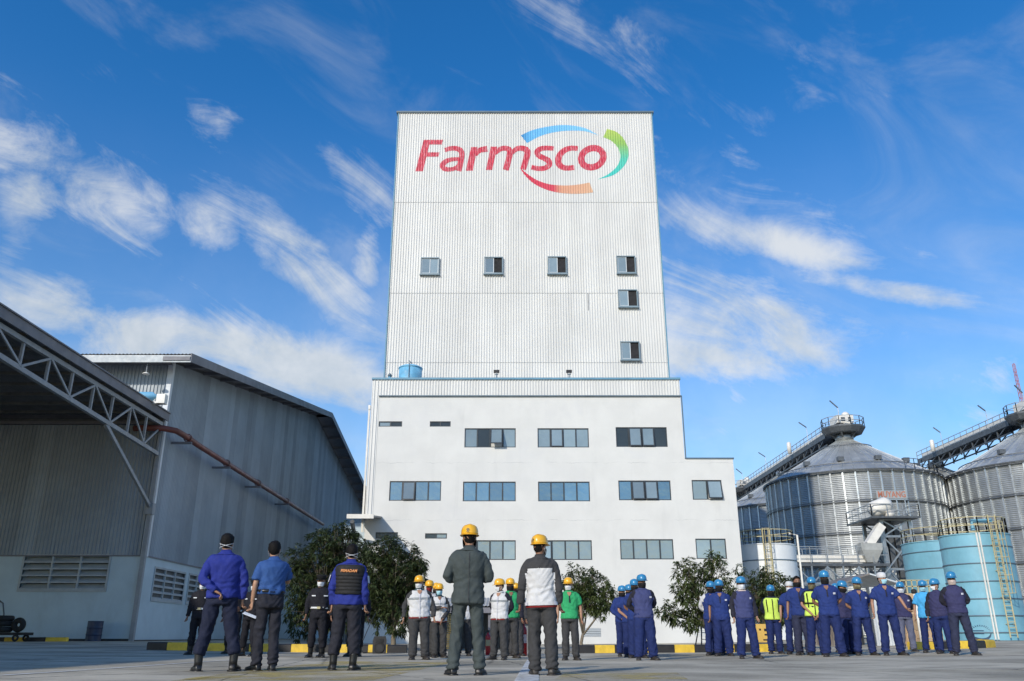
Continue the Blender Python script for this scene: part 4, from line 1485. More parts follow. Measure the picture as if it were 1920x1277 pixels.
def tank_quad(P):
    b0 = len(em.v)
    em.add([on_tank(*p) for p in P], [tuple(range(len(P)))])


for i in range(26):
    a_, b_ = R(175 + i * 7), R(175 + (i + 1) * 7)
    w0, w1 = .04 + .10 * math.sin(math.pi * i / 26), .04 + .10 * math.sin(math.pi * (i + 1) / 26)
    tank_quad([(.42 * math.cos(a_), .42 * math.sin(a_)), (.42 * math.cos(b_), .42 * math.sin(b_)), ((.42 - w1) * math.cos(b_), (.42 - w1) * math.sin(b_)), ((.42 - w0) * math.cos(a_), (.42 - w0) * math.sin(a_))])
for i in range(15):
    a_ = R(6 + i * 12)
    d0, d1 = .36, .45
    s_ = .018
    tank_quad([(d0 * math.cos(a_) - s_, d0 * math.sin(a_)), (d0 * math.cos(a_) + s_, d0 * math.sin(a_)), (d1 * math.cos(a_) + s_, d1 * math.sin(a_)), (d1 * math.cos(a_) - s_, d1 * math.sin(a_))])
for i in range(6):
    xa1, xb1 = -.50 + .62 * i / 6, -.50 + .62 * (i + 1) / 6
    tank_quad([(xa1, .10), (xb1, .10), (xb1, .155), (xa1, .155)])
    xa1, xb1 = -.40 + .52 * i / 6, -.40 + .52 * (i + 1) / 6
    tank_quad([(xa1, -.06), (xb1, -.06), (xb1, -.01), (xa1, -.01)])
em.build('emblem', M_EMB, tb)
# blue tank behind it
T2 = 62.0
x2l = pix(1698, 1030, T2).x
r2 = 3.1
t2 = tank(x2l + r2, T2, r2, pix(1720, 1012, T2 - r2 + .5).z, [pix(1720, v, T2 - r2 + .5).z for v in (1064, 1032)], M_BLUE, 'sky blue tank standing behind and left of the large blue tank', 'storage_tank', base=gz(30))
# white tank by the mill corner
T3 = 60.0
x3r = pix(1489, 1030, T3).x
M_WT = pmat('white_tank_paint', (.72, .74, .74), .5, var=.04, dirt=.2, dirtcol=(.4, .42, .42))
r3 = 1.95
t3 = tank(x3r - r3, T3, r3, pix(1440, 1018, T3 - r3).z, [3.2, pix(1440, 1049, T3 - r3).z], M_WT, 'white steel tank with yellow railing beside the mill annex', 'storage_tank', base=gz(20))
cage_ladder(t3, x3r - r3, T3, r3, R(-105), .4, pix(1440, 1018, T3 - r3).z, M_RAILY, 2.0)
MB().tube([(x3r + .15, T3 - .5, 0), (x3r + .15, T3 - .5, 7.2), (x3r - .4, T3 - .5, 7.3)], .07).build('standpipe', M_MACH, t3)

# red and white mast far right
t = thing('radio_mast', 'slender lattice radio mast at the right edge of the sky', 'mast', (pix(1916, 760, 130).x, 130, 0))
mx_ = pix(1917, 760, 130).x
mm = MB()
for k in range(3):
    an = R(120 * k)
    mm.bar((mx_ + .5 * math.cos(an), 130 + .5 * math.sin(an), 0), (mx_ + .2 * math.cos(an), 130 + .2 * math.sin(an), 43), .07)
for i in range(28):
    z = i * 1.5
    mm.bar((mx_ - .3, 130, z), (mx_ + .3, 130, z + 1.5), .04).bar((mx_ + .3, 130, z), (mx_ - .3, 130, z + 1.5), .04)
mm.build('lattice', pmat('mast_red', (.40, .12, .10), .6, var=.3), t)

# ------------------------------------------------------------------ shed, fence, boxes behind the right hand group
M_SHEET = pmat('weathered_white_sheet', (.62, .65, .66), .5, .2, var=.08, rnd=.08, dirt=.35, dstretch=(1.5, 1.5, .2))
M_TIN = pmat('rusty_tin_roof', (.20, .18, .16), .7, .2, var=.3, dirt=.5, dirtcol=(.12, .06, .03))
SY = 33.0
s_ = lambda u, v, y=SY: pix(u, v, y)
t = thing('tin_shed', 'small open shed with rusty tin roof and white ribbed side wall behind the workers', 'shed', (s_(1620, 1200).x, SY, gz(13)))
xa_, xb_ = s_(1566, 1100).x, s_(1683, 1100).x
g0 = gz(13)
xm_ = s_(1625, 1080).x
zr, ze1, ze2 = s_(1625, 1078).z, s_(1566, 1100).z, s_(1683, 1096).z
MB().add([(xa_, SY - .3, ze1), (xm_, SY - .3, zr), (xm_, SY + 3, zr), (xa_, SY + 3, ze1), (xa_, SY - .3, ze1 + .05), (xm_, SY - .3, zr + .05), (xm_, SY + 3, zr + .05), (xa_, SY + 3, ze1 + .05)],
         [(0, 3, 2, 1), (4, 5, 6, 7), (0, 1, 5, 4), (1, 2, 6, 5), (2, 3, 7, 6), (3, 0, 4, 7)]).build('roof', M_TIN, t)
MB().add([(xm_ + .002, SY - .3, zr), (xb_, SY - .3, ze2), (xb_, SY + 3, ze2), (xm_ + .002, SY + 3, zr), (xm_ + .002, SY - .3, zr + .05), (xb_, SY - .3, ze2 + .05), (xb_, SY + 3, ze2 + .05), (xm_ + .002, SY + 3, zr + .05)],
         [(0, 3, 2, 1), (4, 5, 6, 7), (0, 1, 5, 4), (1, 2, 6, 5), (2, 3, 7, 6), (3, 0, 4, 7)]).build('roof', M_SHEET, t)
for x in (xa_ + .1, xm_ - .1, xb_ - .1):
    MB().bar((x, SY - .15, g0), (x, SY - .15, ze1 - .03), .08).build('post', M_STEELD, t)
wpm = corr_panel(.5, 4, g0, ze2 - .1, M_SHEET, 'wall_sheet', .02)
x = s_(1634, 1150).x
for i in range(2):
    inst('wall_sheet', wpm, t, (x + i * .5, SY - .1, 0))
bpm = corr_panel(.5, 4, g0, ze1 - .1, M_TIN, 'wall_sheet', .02)
n = int((xb_ - xa_) / .5)
for i in range(n):
    inst('wall_sheet', bpm, t, (xa_ + i * .5, SY + 2.9, 0))

M_CARD = pmat('tan_board', (.52, .36, .21), .8, var=.08, scale=1.5, dirt=.3, rnd=.1)
for (u0, u1, v0, y, lab) in ((1694, 1722, 1112, 30.5, 'tall tan board panel behind the man in the light blue tee'), (1724, 1756, 1150, 29.5, 'lower tan crate beside the tall tan board')):
    a_, b_, zt_ = pix(u0, 1150, y).x, pix(u1, 1150, y).x, pix(u0, v0, y).z
    t = thing('tan_crate', lab, 'crate', ((a_ + b_) / 2, y, gz(a_)), 'tan crates')
    n = 4
    for i in range(n):
        z0_, z1_ = gz(a_) + (zt_ - gz(a_)) * i / n, gz(a_) + (zt_ - gz(a_)) * (i + 1) / n - .015
        MB().box(a_, b_, y, y + .6, z0_, z1_).build('board', M_CARD, t)
    for x in (a_ + .05, b_ - .05):
        MB().box(x - .04, x + .04, y - .03, y - .001, gz(a_), zt_).build('batten', M_CARD, t)
t = thing('yellow_handrail', 'yellow tube handrail above the tan crates', 'railing', (pix(1720, 1100, 36).x, 36, 0))
P = [(pix(1688, 1090, 36).x, 36, .2), (pix(1750, 1090, 36).x, 36, .2)]
hh = pix(1700, 1088, 36).z - .2
mb = MB()
for f in (1.0, .9, .78):
    mb.bar((P[0][0], 36, .2 + hh * f), (P[1][0], 36, .2 + hh * f), .045)
for i in range(7):
    x = P[0][0] + (P[1][0] - P[0][0]) * i / 6
    mb.bar((x, 36, .2), (x, 36, .2 + hh), .045)
mb.build('rail', M_RAILY, t)
t = thing('white_post', 'white pipe post with a dark cap between workers at the right', 'post', (pix(1717, 1130, 29).x, 29, gz(14)))
MB().lathe([(.05, 0), (.05, pix(1717, 1106, 29).z - gz(14) - .12)], 12).build('pipe', M_MACH, t, True, local=True)
zc = pix(1717, 1106, 29).z - gz(14)
MB().lathe([(.07, zc - .12), (.09, zc - .1), (.09, zc), (.03, zc + .03)], 12).build('cap', M_RUBBER, t, True, local=True)

# yellow generator on the kerb
GY = 25.64
a_, b_ = pix(1417, 1185, GY).x, pix(1450, 1185, GY).x
g0 = gz(a_) + .222
zt_ = pix(1430, 1170, GY).z
t = thing('generator', 'small yellow generator box on the kerb by the high-visibility vest worker', 'generator', ((a_ + b_) / 2, GY, g0))
MG = pmat('generator_yellow', (.66, .42, .10), .5, var=.06, dirt=.25)
MB().box(a_, b_, GY, GY + .25, g0 + .04, zt_).build('body', MG, t)
MB().box(a_ - .02, b_ + .02, GY - .02, GY + .26, g0, g0 + .039).build('base', M_STEELD, t)
w_ = b_ - a_
for (fx, fz, sx, sz) in ((.25, .72, .05, .05), (.62, .70, .14, .07), (.62, .46, .14, .045), (.6, .2, .22, .035)):
    MB().box(a_ + w_ * fx - sx / 2, a_ + w_ * fx + sx / 2, GY - .012, GY - .001, g0 + (zt_ - g0) * fz - sz / 2, g0 + (zt_ - g0) * fz + sz / 2).build('panel', M_BLACK, t)
t = thing('water_jug', 'small pale blue jug on the ground by the yellow generator', 'jug', (pix(1462, 1200, 24.8).x, 24.8, gz(8)))
MB().lathe([(.07, 0), (.085, .03), (.085, .26), (.06, .33), (.03, .36), (.03, .42)], 16).build('body', pmat('jug_blue', (.12, .45, .60), .3), t, True, local=True)
MB().lathe([(.035, .42), (.035, .46)], 12).build('cap', M_MACH, t, True, local=True)

# ------------------------------------------------------------------ pump shelter, timber stack, extinguishers (middle)
PY = 34.0
a_, b_ = pix(838, 1150, PY).x, pix(1004, 1150, PY).x
ze = pix(900, 1137, PY - .6).z
t = thing('pump_shelter', 'low shelter with ribbed roof and dark open bay behind the two men in front', 'shelter', ((a_ + b_) / 2, PY, 0))
n = 60
xs_ = [a_ - .2 + (b_ - a_ + .4) * i / n for i in range(n + 1)]
MB().add([(x, PY - .6, ze + (.03 if i % 2 else 0)) for i, x in enumerate(xs_)] + [(x, PY + 2.2, ze + .42 + (.03 if i % 2 else 0)) for i, x in enumerate(xs_)], [(i, i + 1, n + 2 + i, n + 1 + i) for i in range(n)]).build('roof', pmat('shelter_roof_grey', (.42, .42, .40), .7, var=.15, dirt=.4), t)
MB().box(a_ - .2, b_ + .2, PY - .58, PY - .52, ze - .24, ze - .04).build('fascia', M_FASC, t)
MB().box(a_, b_, PY + 2.0, PY + 2.1, 0, ze + .2).box(a_, a_ + .1, PY, PY + 2.0, 0, ze + .1).box(b_ - .1, b_, PY, PY + 2.0, 0, ze + .1).build('wall', M_STEELD, t)
MB().box(pix(962, 1150, PY).x, b_ - .11, PY + .2, PY + .26, 0, ze - .3).build('grey_panel', pmat('panel_grey', (.17, .19, .20), .6), t)
for x in (a_ + .06, pix(918, 1150, PY).x, b_ - .06):
    MB().bar((x, PY - .4, 0), (x, PY - .4, ze - .05), .09).build('post', M_FASC, t)
TYY = 30.0
a_, b_ = pix(834, 1180, TYY).x, pix(856, 1180, TYY).x
zt_ = pix(845, 1150, TYY).z
t = thing('timber_stack', 'stack of olive brown boards behind the man in the suit', 'timber', ((a_ + b_) / 2, TYY, 0))
MW = pmat('olive_timber', (.16, .13, .055), .85, var=.25, scale=3, rnd=.25, dirt=.3)
n = 16
for i in range(n):
    z0_ = .05 + (zt_ - .05) * i / n
    MB().box(a_ - random.uniform(.0, .25), b_ + random.uniform(0, .05), TYY + random.uniform(0, .03), TYY + .5, z0_, z0_ + (zt_ - .05) / n - .018).build('board', MW, t)
M_EXT = pmat('extinguisher_red', (.45, .012, .018), .3, var=.08, coat=.4)
M_LAB = pmat('label_white', (.7, .68, .66), .6)
for (u, y, hgt, lab, kd) in ((915, 23.2, .62, 'small red extinguisher with yellow label beside the suit trousers', 1), (982, 22.2, .84, 'tall red fire extinguisher left of the pair', 0), (999, 22.0, .84, 'tall red fire extinguisher half behind the jacketed man', 0), (973, 23.4, .55, 'red fire bucket behind the tall extinguishers', 2)):
    x = pix(u, 1215, y).x
    t = thing('fire_extinguisher' if kd < 2 else 'fire_bucket', lab, 'extinguisher' if kd < 2 else 'bucket', (x, y, gz(x)))
    r_ = .085 if hgt > .7 else .07
    if kd == 2:
        MB().lathe([(.15, 0), (.19, .55), (.2, .56), (.18, .55), (.14, .05)], 20).build('pail', M_EXT, t, True, local=True)
        MB().tube([(.19 * math.cos(R(a)), 0, .54 + .08 * math.sin(R(a))) for a in range(0, 181, 20)], .008).build('handle', M_STEELD, t, local=True)
        continue
    MB().lathe([(r_ * .9, 0), (r_, .02), (r_, hgt * .72), (r_ * .85, hgt * .79), (r_ * .4, hgt * .84), (r_ * .3, hgt * .9)], 20).build('cylinder', M_EXT, t, True, local=True)
    MB().box(-.02, .09, -.012, .012, hgt * .97, hgt).box(-.02, .08, -.012, .012, hgt * .91, hgt * .94).lathe([(.025, hgt * .89), (.025, hgt * .97)], 10).build('valve', M_EXT if kd == 0 else M_BLACK, t, local=True)
    MB().tube([(-.03, -.01, hgt * .93), (-.1, -.03, hgt * .85), (-.11, -.04, hgt * .5), (-.1, -.05, hgt * .2)], .012).build('hose', M_BLACK, t, local=True)
    MB().lathe([(r_ + .002, hgt * .36), (r_ + .002, hgt * .6)], 12, (0, 0, 0), 0, R(-150), R(-30)).build('label', M_LAB if kd == 0 else M_RAILY, t, True, local=True)
# step ladder under the tree
t = thing('step_ladder', 'dark folding step ladder leaning by the wall under the leafy tree', 'ladder', (pix(1324, 1205, 29).x, 29, .04))
x = pix(1326, 1205, 29).x
ld = MB()
for s in (-1, 1):
    ld.bar((x + s * .22, 28.9, .04), (x + .10 + s * .14, 29.4, 1.15), .04).bar((x + s * .22, 30.0, .04), (x + .10 + s * .14, 29.45, 1.15), .03)
for i in range(5):
    k = (i + .6) / 5.4
    ld.bar((x - .22 + .18 * k, 28.9 + .5 * k, .04 + 1.11 * k), (x + .22 + .02 * k, 28.9 + .5 * k, .04 + 1.11 * k), .05, .02)
ld.build('frame', M_STEELD, t)

# loudspeaker on the ground
LY = 24.6
x = pix(713, 1210, LY).x
hs_ = pix(713, 1193, LY).z - gz(x)
t = thing('loudspeaker', 'black portable loudspeaker standing on the yard before the dark trees', 'speaker', (x, LY, gz(x)))
wS = .19
body = [[Vector((sx * w_, y, z)) for sx, y in ((-1, -.15), (1, -.15), (.8, .15), (-.8, .15))] for w_, z in ((wS * .95, 0), (wS, .06), (wS, hs_ - .1), (wS * .8, hs_))]
MB().rings(body).build('cabinet', M_BLACK, t, local=True)
o = MB().lathe([(.14, 0), (.15, .015), (.13, .02), (.05, -.02), (.0, -.01)], 24, cap=False).build('woofer', M_RUBBER, t, True, local=True)
o.matrix_basis = Matrix.Translation((0, -.152, hs_ * .35)) @ Matrix.Rotation(R(90), 4, 'X')
MB().box(-.11, .11, -.165, -.151, hs_ * .66, hs_ * .84).build('horn', M_RUBBER, t, local=True)
MB().tube([(-.1, 0, .02), (-.3, .1, .02), (-.45, -.1, .02), (-.6, .2, .15), (-.35, .5, .9), (-.3, .8, 1.1)], .012).build('cable', M_BLACK, t, local=True)

# ------------------------------------------------------------------ left corner: drum, heap of machinery
DY = 43.6
x = pix(176, 1190, DY).x
t = thing('oil_drum', 'dark blue steel drum against the pale blue warehouse wall', 'drum', (x, DY, gz(x)))
MD = pmat('drum_navy', (.012, .025, .065), .4, var=.15, dirt=.2)
prof = []
H_ = .95
for z in np.linspace(0, H_, 40):
    r_ = .36 + (.012 if abs(z - .32) < .03 or abs(z - .63) < .03 else 0)
    prof.append((r_, float(z)))
prof = [(.33, .01), (.375, 0)] + prof[1:-1] + [(.375, H_), (.34, H_), (.34, H_ - .03)]
MB().lathe(prof, 32).build('shell', MD, t, True, local=True)
CY_ = 40.5
t = thing('hand_trolley', 'dark flat trolley loaded with tyres and a curved handle at the left edge', 'trolley', (pix(18, 1195, CY_).x, CY_, gz(20)))
MB().box(-1.6, .8, -.4, .5, .28, .4).build('deck', M_RUBBER, t, local=True)
MB().tube([(-.75, 0, .4), (-.7, 0, 1.2), (-.85, 0, 1.7), (-1.1, 0, 1.85)], .035).tube([(-.75, .4, .4), (-.7, .4, 1.2), (-.85, .4, 1.7), (-1.1, .4, 1.85)], .035).build('handle', M_STEELD, t, local=True)


def torus(mb, c, R0, r0, axis, n=24, m=10):
    ax = {'x': lambda a, b: Vector((r0 * math.sin(b), (R0 + r0 * math.cos(b)) * math.cos(a), (R0 + r0 * math.cos(b)) * math.sin(a))),
          'y': lambda a, b: Vector(((R0 + r0 * math.cos(b)) * math.cos(a), r0 * math.sin(b), (R0 + r0 * math.cos(b)) * math.sin(a))),
          'z': lambda a, b: Vector(((R0 + r0 * math.cos(b)) * math.cos(a), (R0 + r0 * math.cos(b)) * math.sin(a), r0 * math.sin(b)))}[axis]
    b0 = len(mb.v)
    for i in range(n):
        for k in range(m):
            mb.v.append(tuple(Vector(c) + ax(2 * math.pi * i / n, 2 * math.pi * k / m)))
    for i in range(n):
        for k in range(m):
            mb.f.append((b0 + i * m + k, b0 + i * m + (k + 1) % m, b0 + ((i + 1) % n) * m + (k + 1) % m, b0 + ((i + 1) % n) * m + k))
            mb.m.append(0)
    return mb


for (xx, yy) in ((-1.3, -.42), (.5, -.42), (-1.3, .45), (.5, .45)):
    torus(MB(), (xx, yy, .16), .11, .05, 'y').build('wheel', M_RUBBER, t, True, local=True)
for i, (xx, zz2, ax, rr_, lab) in enumerate(((-.2, .13, 'z', .33, 'bottom tyre of the small pile on the trolley'), (-.2, .39, 'z', .33, 'middle tyre of the small pile on the trolley'), (-.15, .62, 'z', .28, 'top tyre of the small pile on the trolley'), (.55, .33, 'y', .2, 'small tyre standing upright on the trolley beside the pile'))):
    o = torus(MB(), (0, 0, 0), rr_, .13, ax).build('tyre', M_RUBBER, None, True, label=lab, cat='tyre', group='tyres on the trolley')
    o.location = (pix(10, 1180, CY_).x + xx, CY_ + .05, gz(20) + .4 + zz2)
# ------------------------------------------------------------------ trees
def leaf_mat(name, c0, c1):
    m = bpy.data.materials.new(name)
    m.use_nodes = True
    t = NT(m.node_tree)
    out = t.n('ShaderNodeOutputMaterial')
    p = t.n('ShaderNodeBsdfPrincipled')
    tr = t.n('ShaderNodeBsdfTranslucent')
    mx = t.n('ShaderNodeMixShader')
    mx.inputs[0].default_value = .22
    t.l(p.outputs[0], mx.inputs[1])
    t.l(tr.outputs[0], mx.inputs[2])
    t.l(mx.outputs[0], out.inputs[0])
    pos = t.n('ShaderNodeNewGeometry').outputs['Position']
    geo = t.n('ShaderNodeNewGeometry')
    c = t.mix(geo.outputs['Random Per Island'], (*c0, 1), (*c1, 1))
    n1 = t.noise(pos, 1.3, 3, .5)
    c = t.mix(t.ramp(n1, .4, .7, 0, .4), c, (*(x * 1.5 for x in c1), 1))
    t.l(c, p.inputs['Base Color'])
    t.l(c, tr.inputs['Color'])
    p.inputs['Roughness'].default_value = .5
    p.inputs['Specular IOR Level'].default_value = .35
    return m


M_LEAFD = leaf_mat('mango_leaf_dark', (.022, .038, .014), (.060, .080, .028))
M_LEAF = leaf_mat('mango_leaf', (.024, .050, .016), (.095, .115, .038))
M_BARK = pmat('bark', (.17, .14, .10), .9, var=.3, scale=6, stretch=(1, 1, .3), bump=.01, bscale=25)


def leaves_mesh(tips, outs, per, L0, L1, rs):
    """clusters of long drooping leaves at branch tips"""
    n = len(tips) * per
    T = np.repeat(np.array(tips), per, 0) + rs.normal(0, .035, (n, 3))
    O = np.repeat(np.array(outs), per, 0)
    az = rs.uniform(0, 2 * math.pi, n)
    d = np.stack([np.cos(az), np.sin(az), rs.uniform(-.75, .75, n)], 1) + O * .7
    d[:, 2] -= .25
    d /= np.linalg.norm(d, axis=1)[:, None]
    L = rs.uniform(L0, L1, n)[:, None]
    W = L * rs.uniform(.11, .16, n)[:, None]
    up = np.array([0, 0, 1.0]) + rs.normal(0, .35, (n, 3))
    s = np.cross(d, up)
    s /= np.linalg.norm(s, axis=1)[:, None] + 1e-9
    nr = np.cross(s, d)
    dr = np.zeros((n, 3))
    dr[:, 2] = -1
    p0 = T
    pm = T + d * L * .45 + dr * L * .04
    pt = T + d * L * .95 + dr * L * .28
    pa, pb = pm - s * W + nr * W * .35, pm + s * W + nr * W * .35
    V = np.stack([p0, pa, pm, pb, pt], 1).reshape(-1, 3)
    base = np.arange(n)[:, None] * 5
    F = np.concatenate([base + np.array([[0, 1, 2]]), base + np.array([[0, 2, 3]]), base + np.array([[1, 4, 2]]), base + np.array([[2, 4, 3]])], 1).reshape(-1, 3)
    me = bpy.data.meshes.new('crown')
    me.vertices.add(len(V))
    me.vertices.foreach_set('co', V.ravel())
    me.loops.add(F.size)
    me.loops.foreach_set('vertex_index', F.ravel().astype(np.int32))
    me.polygons.add(len(F))
    me.polygons.foreach_set('loop_start', np.arange(0, F.size, 3, dtype=np.int32))
    me.polygons.foreach_set('loop_total', np.full(len(F), 3, dtype=np.int32))
    me.update(calc_edges=True)
    return me


def tree(base, fork, lobes, n_tips, per, label, mat, seed, trunk_r=.10, L0=.13, L1=.22, shell=.55):
    """lobes: (centre, radii, weight) ellipsoids that make up the crown"""
    rs = np.random.default_rng(seed)
    t = thing('mango_tree', label, 'tree', base, None)
    W = np.array([l[2] for l in lobes], float)
    W /= W.sum()
    tips, outs, own = [], [], []
    for k in rs.choice(len(lobes), n_tips, p=W):
        c, r, _ = lobes[k]
        d = rs.normal(0, 1, 3)
        d /= np.linalg.norm(d)
        rad = (shell + (1 - shell) * rs.uniform(0, 1)) if rs.uniform() < .75 else rs.uniform(.15, .8)
        rad *= 1 + .16 * math.sin(5 * d[0] + 4 * d[2] + seed)
        tips.append(np.array(c) + d * np.array(r) * rad)
        outs.append(d)
        own.append(k)
    me = leaves_mesh(tips, outs, per, L0, L1, rs)
    me.materials.append(mat)
    o = bpy.data.objects.new('crown', me)
    C.objects.link(o)
    attach(o, t)
    o['kind'] = 'stuff'
    b = MB()
    bs, fk = Vector(base), Vector(fork)
    mid = bs.lerp(fk, .5) + Vector((rs.normal(0, .03), rs.normal(0, .03), 0))
    b.tube([bs - Vector((0, 0, .1)), bs + Vector((0, 0, .05)), mid, fk], [trunk_r * 1.3, trunk_r, trunk_r * .85, trunk_r * .75], 10)
    b.build('trunk', M_BARK, t, True)
    br = MB()
    for k, (c, r, _) in enumerate(lobes):
        c = Vector(c)
        m = fk.lerp(c, .5) + Vector((rs.normal(0, .08), rs.normal(0, .08), rs.normal(0, .05) - .05))
        br.tube([fk - Vector((0, 0, .05)), m, c], [trunk_r * .55, trunk_r * .4, trunk_r * .25], 7)
        ids = [i for i in range(n_tips) if own[i] == k]
        for i in ids[:: 2]:
            q = Vector(tips[i])
            st = m.lerp(c, rs.uniform(.1, 1))
            mm = st.lerp(q, .5) + Vector((rs.normal(0, .04), rs.normal(0, .04), -.02))
            br.tube([st, mm, q], [trunk_r * .16, trunk_r * .11, .006], 4, cap=False)
    br.build('branches', M_BARK, t, True)
    return t


def lobe(u, v, Y, ru, rv, w=1, ry=None, dy=0):
    c = pix(u, v, Y)
    k = Y / FPX / 1.03
    return ((c.x, Y + dy, c.z), (ru * k, (ry or ru) * k, rv * k * 1.05), w)


Y1 = 30.0
tree((pix(630, 1205, Y1).x, Y1, .03), (pix(630, 1205, Y1).x, Y1, .9),
     [lobe(600, 1080, Y1, 62, 75, 2.2), lobe(640, 1030, Y1, 60, 50, 1.6), lobe(570, 1130, Y1, 48, 66, 1.5), lobe(640, 1120, Y1, 62, 72, 2), lobe(655, 1060, Y1, 45, 60, 1), lobe(560, 1060, Y1, 34, 36, .6), lobe(620, 1010, Y1, 40, 30, .7)],
     1050, 15, 'big dense dark mango tree behind the man in the black vest', M_LEAFD, 11, .10)
Y2 = 29.0
tree((pix(738, 1208, Y2).x, Y2, .02), (pix(738, 1190, Y2).x, Y2, .75),
     [lobe(735, 1080, Y2, 60, 70, 2.2), lobe(765, 1090, Y2, 40, 62, 1.3), lobe(715, 1120, Y2, 44, 62, 1.5), lobe(745, 1130, Y2, 50, 50, 1.3), lobe(722, 1040, Y2, 40, 34, .9), lobe(775, 1060, Y2, 26, 30, .5), lobe(700, 1085, Y2, 34, 60, 1)],
     950, 15, 'rounded dense dark mango tree behind the loudspeaker and yellow helmets', M_LEAFD, 23, .09)
Y3 = 28.0
tree((pix(1089, 1210, Y3).x, Y3, .02), (pix(1093, 1180, Y3).x, Y3, .55),
     [lobe(1083, 1092, Y3, 32, 30, 1.2), lobe(1115, 1100, Y3, 34, 32, 1.3), lobe(1138, 1118, Y3, 26, 28, .9), lobe(1095, 1125, Y3, 34, 26, 1), lobe(1128, 1140, Y3, 26, 16, .5), lobe(1068, 1110, Y3, 22, 30, .7)],
     330, 14, 'small spreading mango tree beside the man in the green polo shirt', M_LEAF, 37, .06, .13, .2)
Y4 = 28.2
tree((pix(1340, 1210, Y4).x, Y4, .04), (pix(1322, 1165, Y4).x, Y4, .75),
     [lobe(1300, 1085, Y4, 36, 30, 1.4), lobe(1335, 1075, Y4, 30, 28, 1), lobe(1280, 1105, Y4, 26, 24, .8), lobe(1338, 1048, Y4, 20, 13, .45), lobe(1300, 1130, Y4, 30, 22, .8), lobe(1256, 1148, Y4, 26, 18, .7), lobe(1296, 1160, Y4, 20, 20, .6), lobe(1352, 1105, Y4, 28, 24, .8), lobe(1288, 1064, Y4, 18, 16, .4), lobe(1370, 1110, Y4, 22, 22, .5)],
     330, 14, 'loose leafy mango tree against the white wall, behind the middle blue helmets', M_LEAF, 41, .055, .14, .22)
Y5 = 29.0
tree((pix(1432, 1208, Y5).x, Y5, .06), (pix(1432, 1180, Y5).x, Y5, .7),
     [lobe(1420, 1110, Y5, 34, 34, 1.4), lobe(1455, 1105, Y5, 34, 26, 1.2), lobe(1485, 1125, Y5, 26, 30, 1), lobe(1425, 1145, Y5, 34, 26, 1), lobe(1465, 1150, Y5, 34, 24, 1), lobe(1385, 1075, Y5, 10, 14, .2), lobe(1430, 1080, Y5, 16, 14, .3)],
     420, 14, 'leafy mango tree in front of the white tank behind the right hand workers', M_LEAF, 53, .06, .14, .22)
# ------------------------------------------------------------------ people
def cloth(name, col, rough=.85, var=.10, rnd=0):
    m = pmat(name, col, rough, var=var, scale=9, bump=.012, bscale=15, spec=.25)
    return m


SKINS = [pmat('skin_a', (.36, .19, .115), .5, var=.08, scale=12), pmat('skin_b', (.25, .125, .075), .5, var=.08, scale=12), pmat('skin_c', (.42, .24, .155), .5, var=.08, scale=12)]
M_HAIR = pmat('black_hair', (.010, .009, .009), .65, var=.3, scale=40, bump=.004, bscale=120, spec=.12)
FAB = {
    'royal': cloth('royal_blue_shirt', (.023, .036, .225)), 'navy': cloth('navy_trousers', (.014, .018, .040)), 'office': cloth('blue_office_shirt', (.035, .09, .26)),
    'char': cloth('charcoal_trousers', (.022, .023, .032)), 'guard': cloth('guard_black_uniform', (.014, .014, .019)), 'grey': cloth('dark_grey_work_cloth', (.050, .050, .052)),
    'suit': cloth('grey_green_suit', (.055, .068, .068), .8, .06), 'white': cloth('white_work_cloth', (.60, .60, .60), .85, .05), 'green': cloth('green_polo', (.035, .34, .13)),
    'cobalt': cloth('cobalt_work_shirt', (.020, .040, .165)), 'cobaltd': cloth('cobalt_work_trousers', (.016, .028, .11)), 'indigo': cloth('faded_indigo_shirt', (.052, .062, .16)),
    'sleeve': cloth('charcoal_sleeves', (.022, .022, .034)), 'cyan': cloth('light_blue_tee', (.07, .36, .66)), 'hivis': cloth('high_visibility_vest', (.60, .80, .13)), 'purple': cloth('washed_violet_shirt', (.040, .041, .105)),
    'fadedgrey': cloth('faded_grey_trousers', (.12, .13, .19)), 'black': cloth('black_cloth', (.012, .012, .013)), 'vest': cloth('black_armour_vest', (.022, .022, .023), .7), 'skinpale': cloth('pale_scarf', (.55, .45, .40)),
    'camo': cloth('camouflage_scarf', (.16, .14, .08), .85, .6), 'bluemask': cloth('pale_blue_mask', (.35, .62, .72)), 'wmask': cloth('white_mask', (.68, .70, .72)), 'maroon': cloth('maroon_hem', (.20, .02, .02)),
    'patch': cloth('pale_badge', (.55, .55, .60)), 'denim': cloth('dark_denim', (.03, .035, .07)), 'greenc': cloth('teal_collar', (.03, .07, .09)),
}
M_HY = pmat('yellow_helmet_plastic', (.80, .42, .022), .28, var=.04, coat=.3)
M_HB = pmat('blue_helmet_plastic', (.035, .215, .42), .3, var=.04, coat=.15)
M_HK = pmat('dark_helmet_plastic', (.02, .022, .03), .25, var=.05, coat=.3)
M_BOOT = pmat('boot_black', (.012, .012, .012), .4, var=.2)
M_SHOE = pmat('work_shoe', (.035, .030, .026), .5, var=.3, scale=20)
M_BELT = pmat('white_belt', (.62, .62, .60), .5)
M_EYE = pmat('eye_dark', (.015, .010, .008), .25)

TORSO = [  # z, half width, half depth, y offset
    (.78, .178, .128, .0), (.86, .182, .134, .0), (.94, .176, .130, .0), (1.02, .166, .120, .0), (1.10, .168, .120, .0), (1.20, .180, .124, .005), (1.28, .190, .124, .012), (1.34, .192, .116, .018), (1.385, .176, .098, .02), (1.415, .135, .080, .018), (1.44, .078, .068, .014), (1.455, .062, .062, .01)]


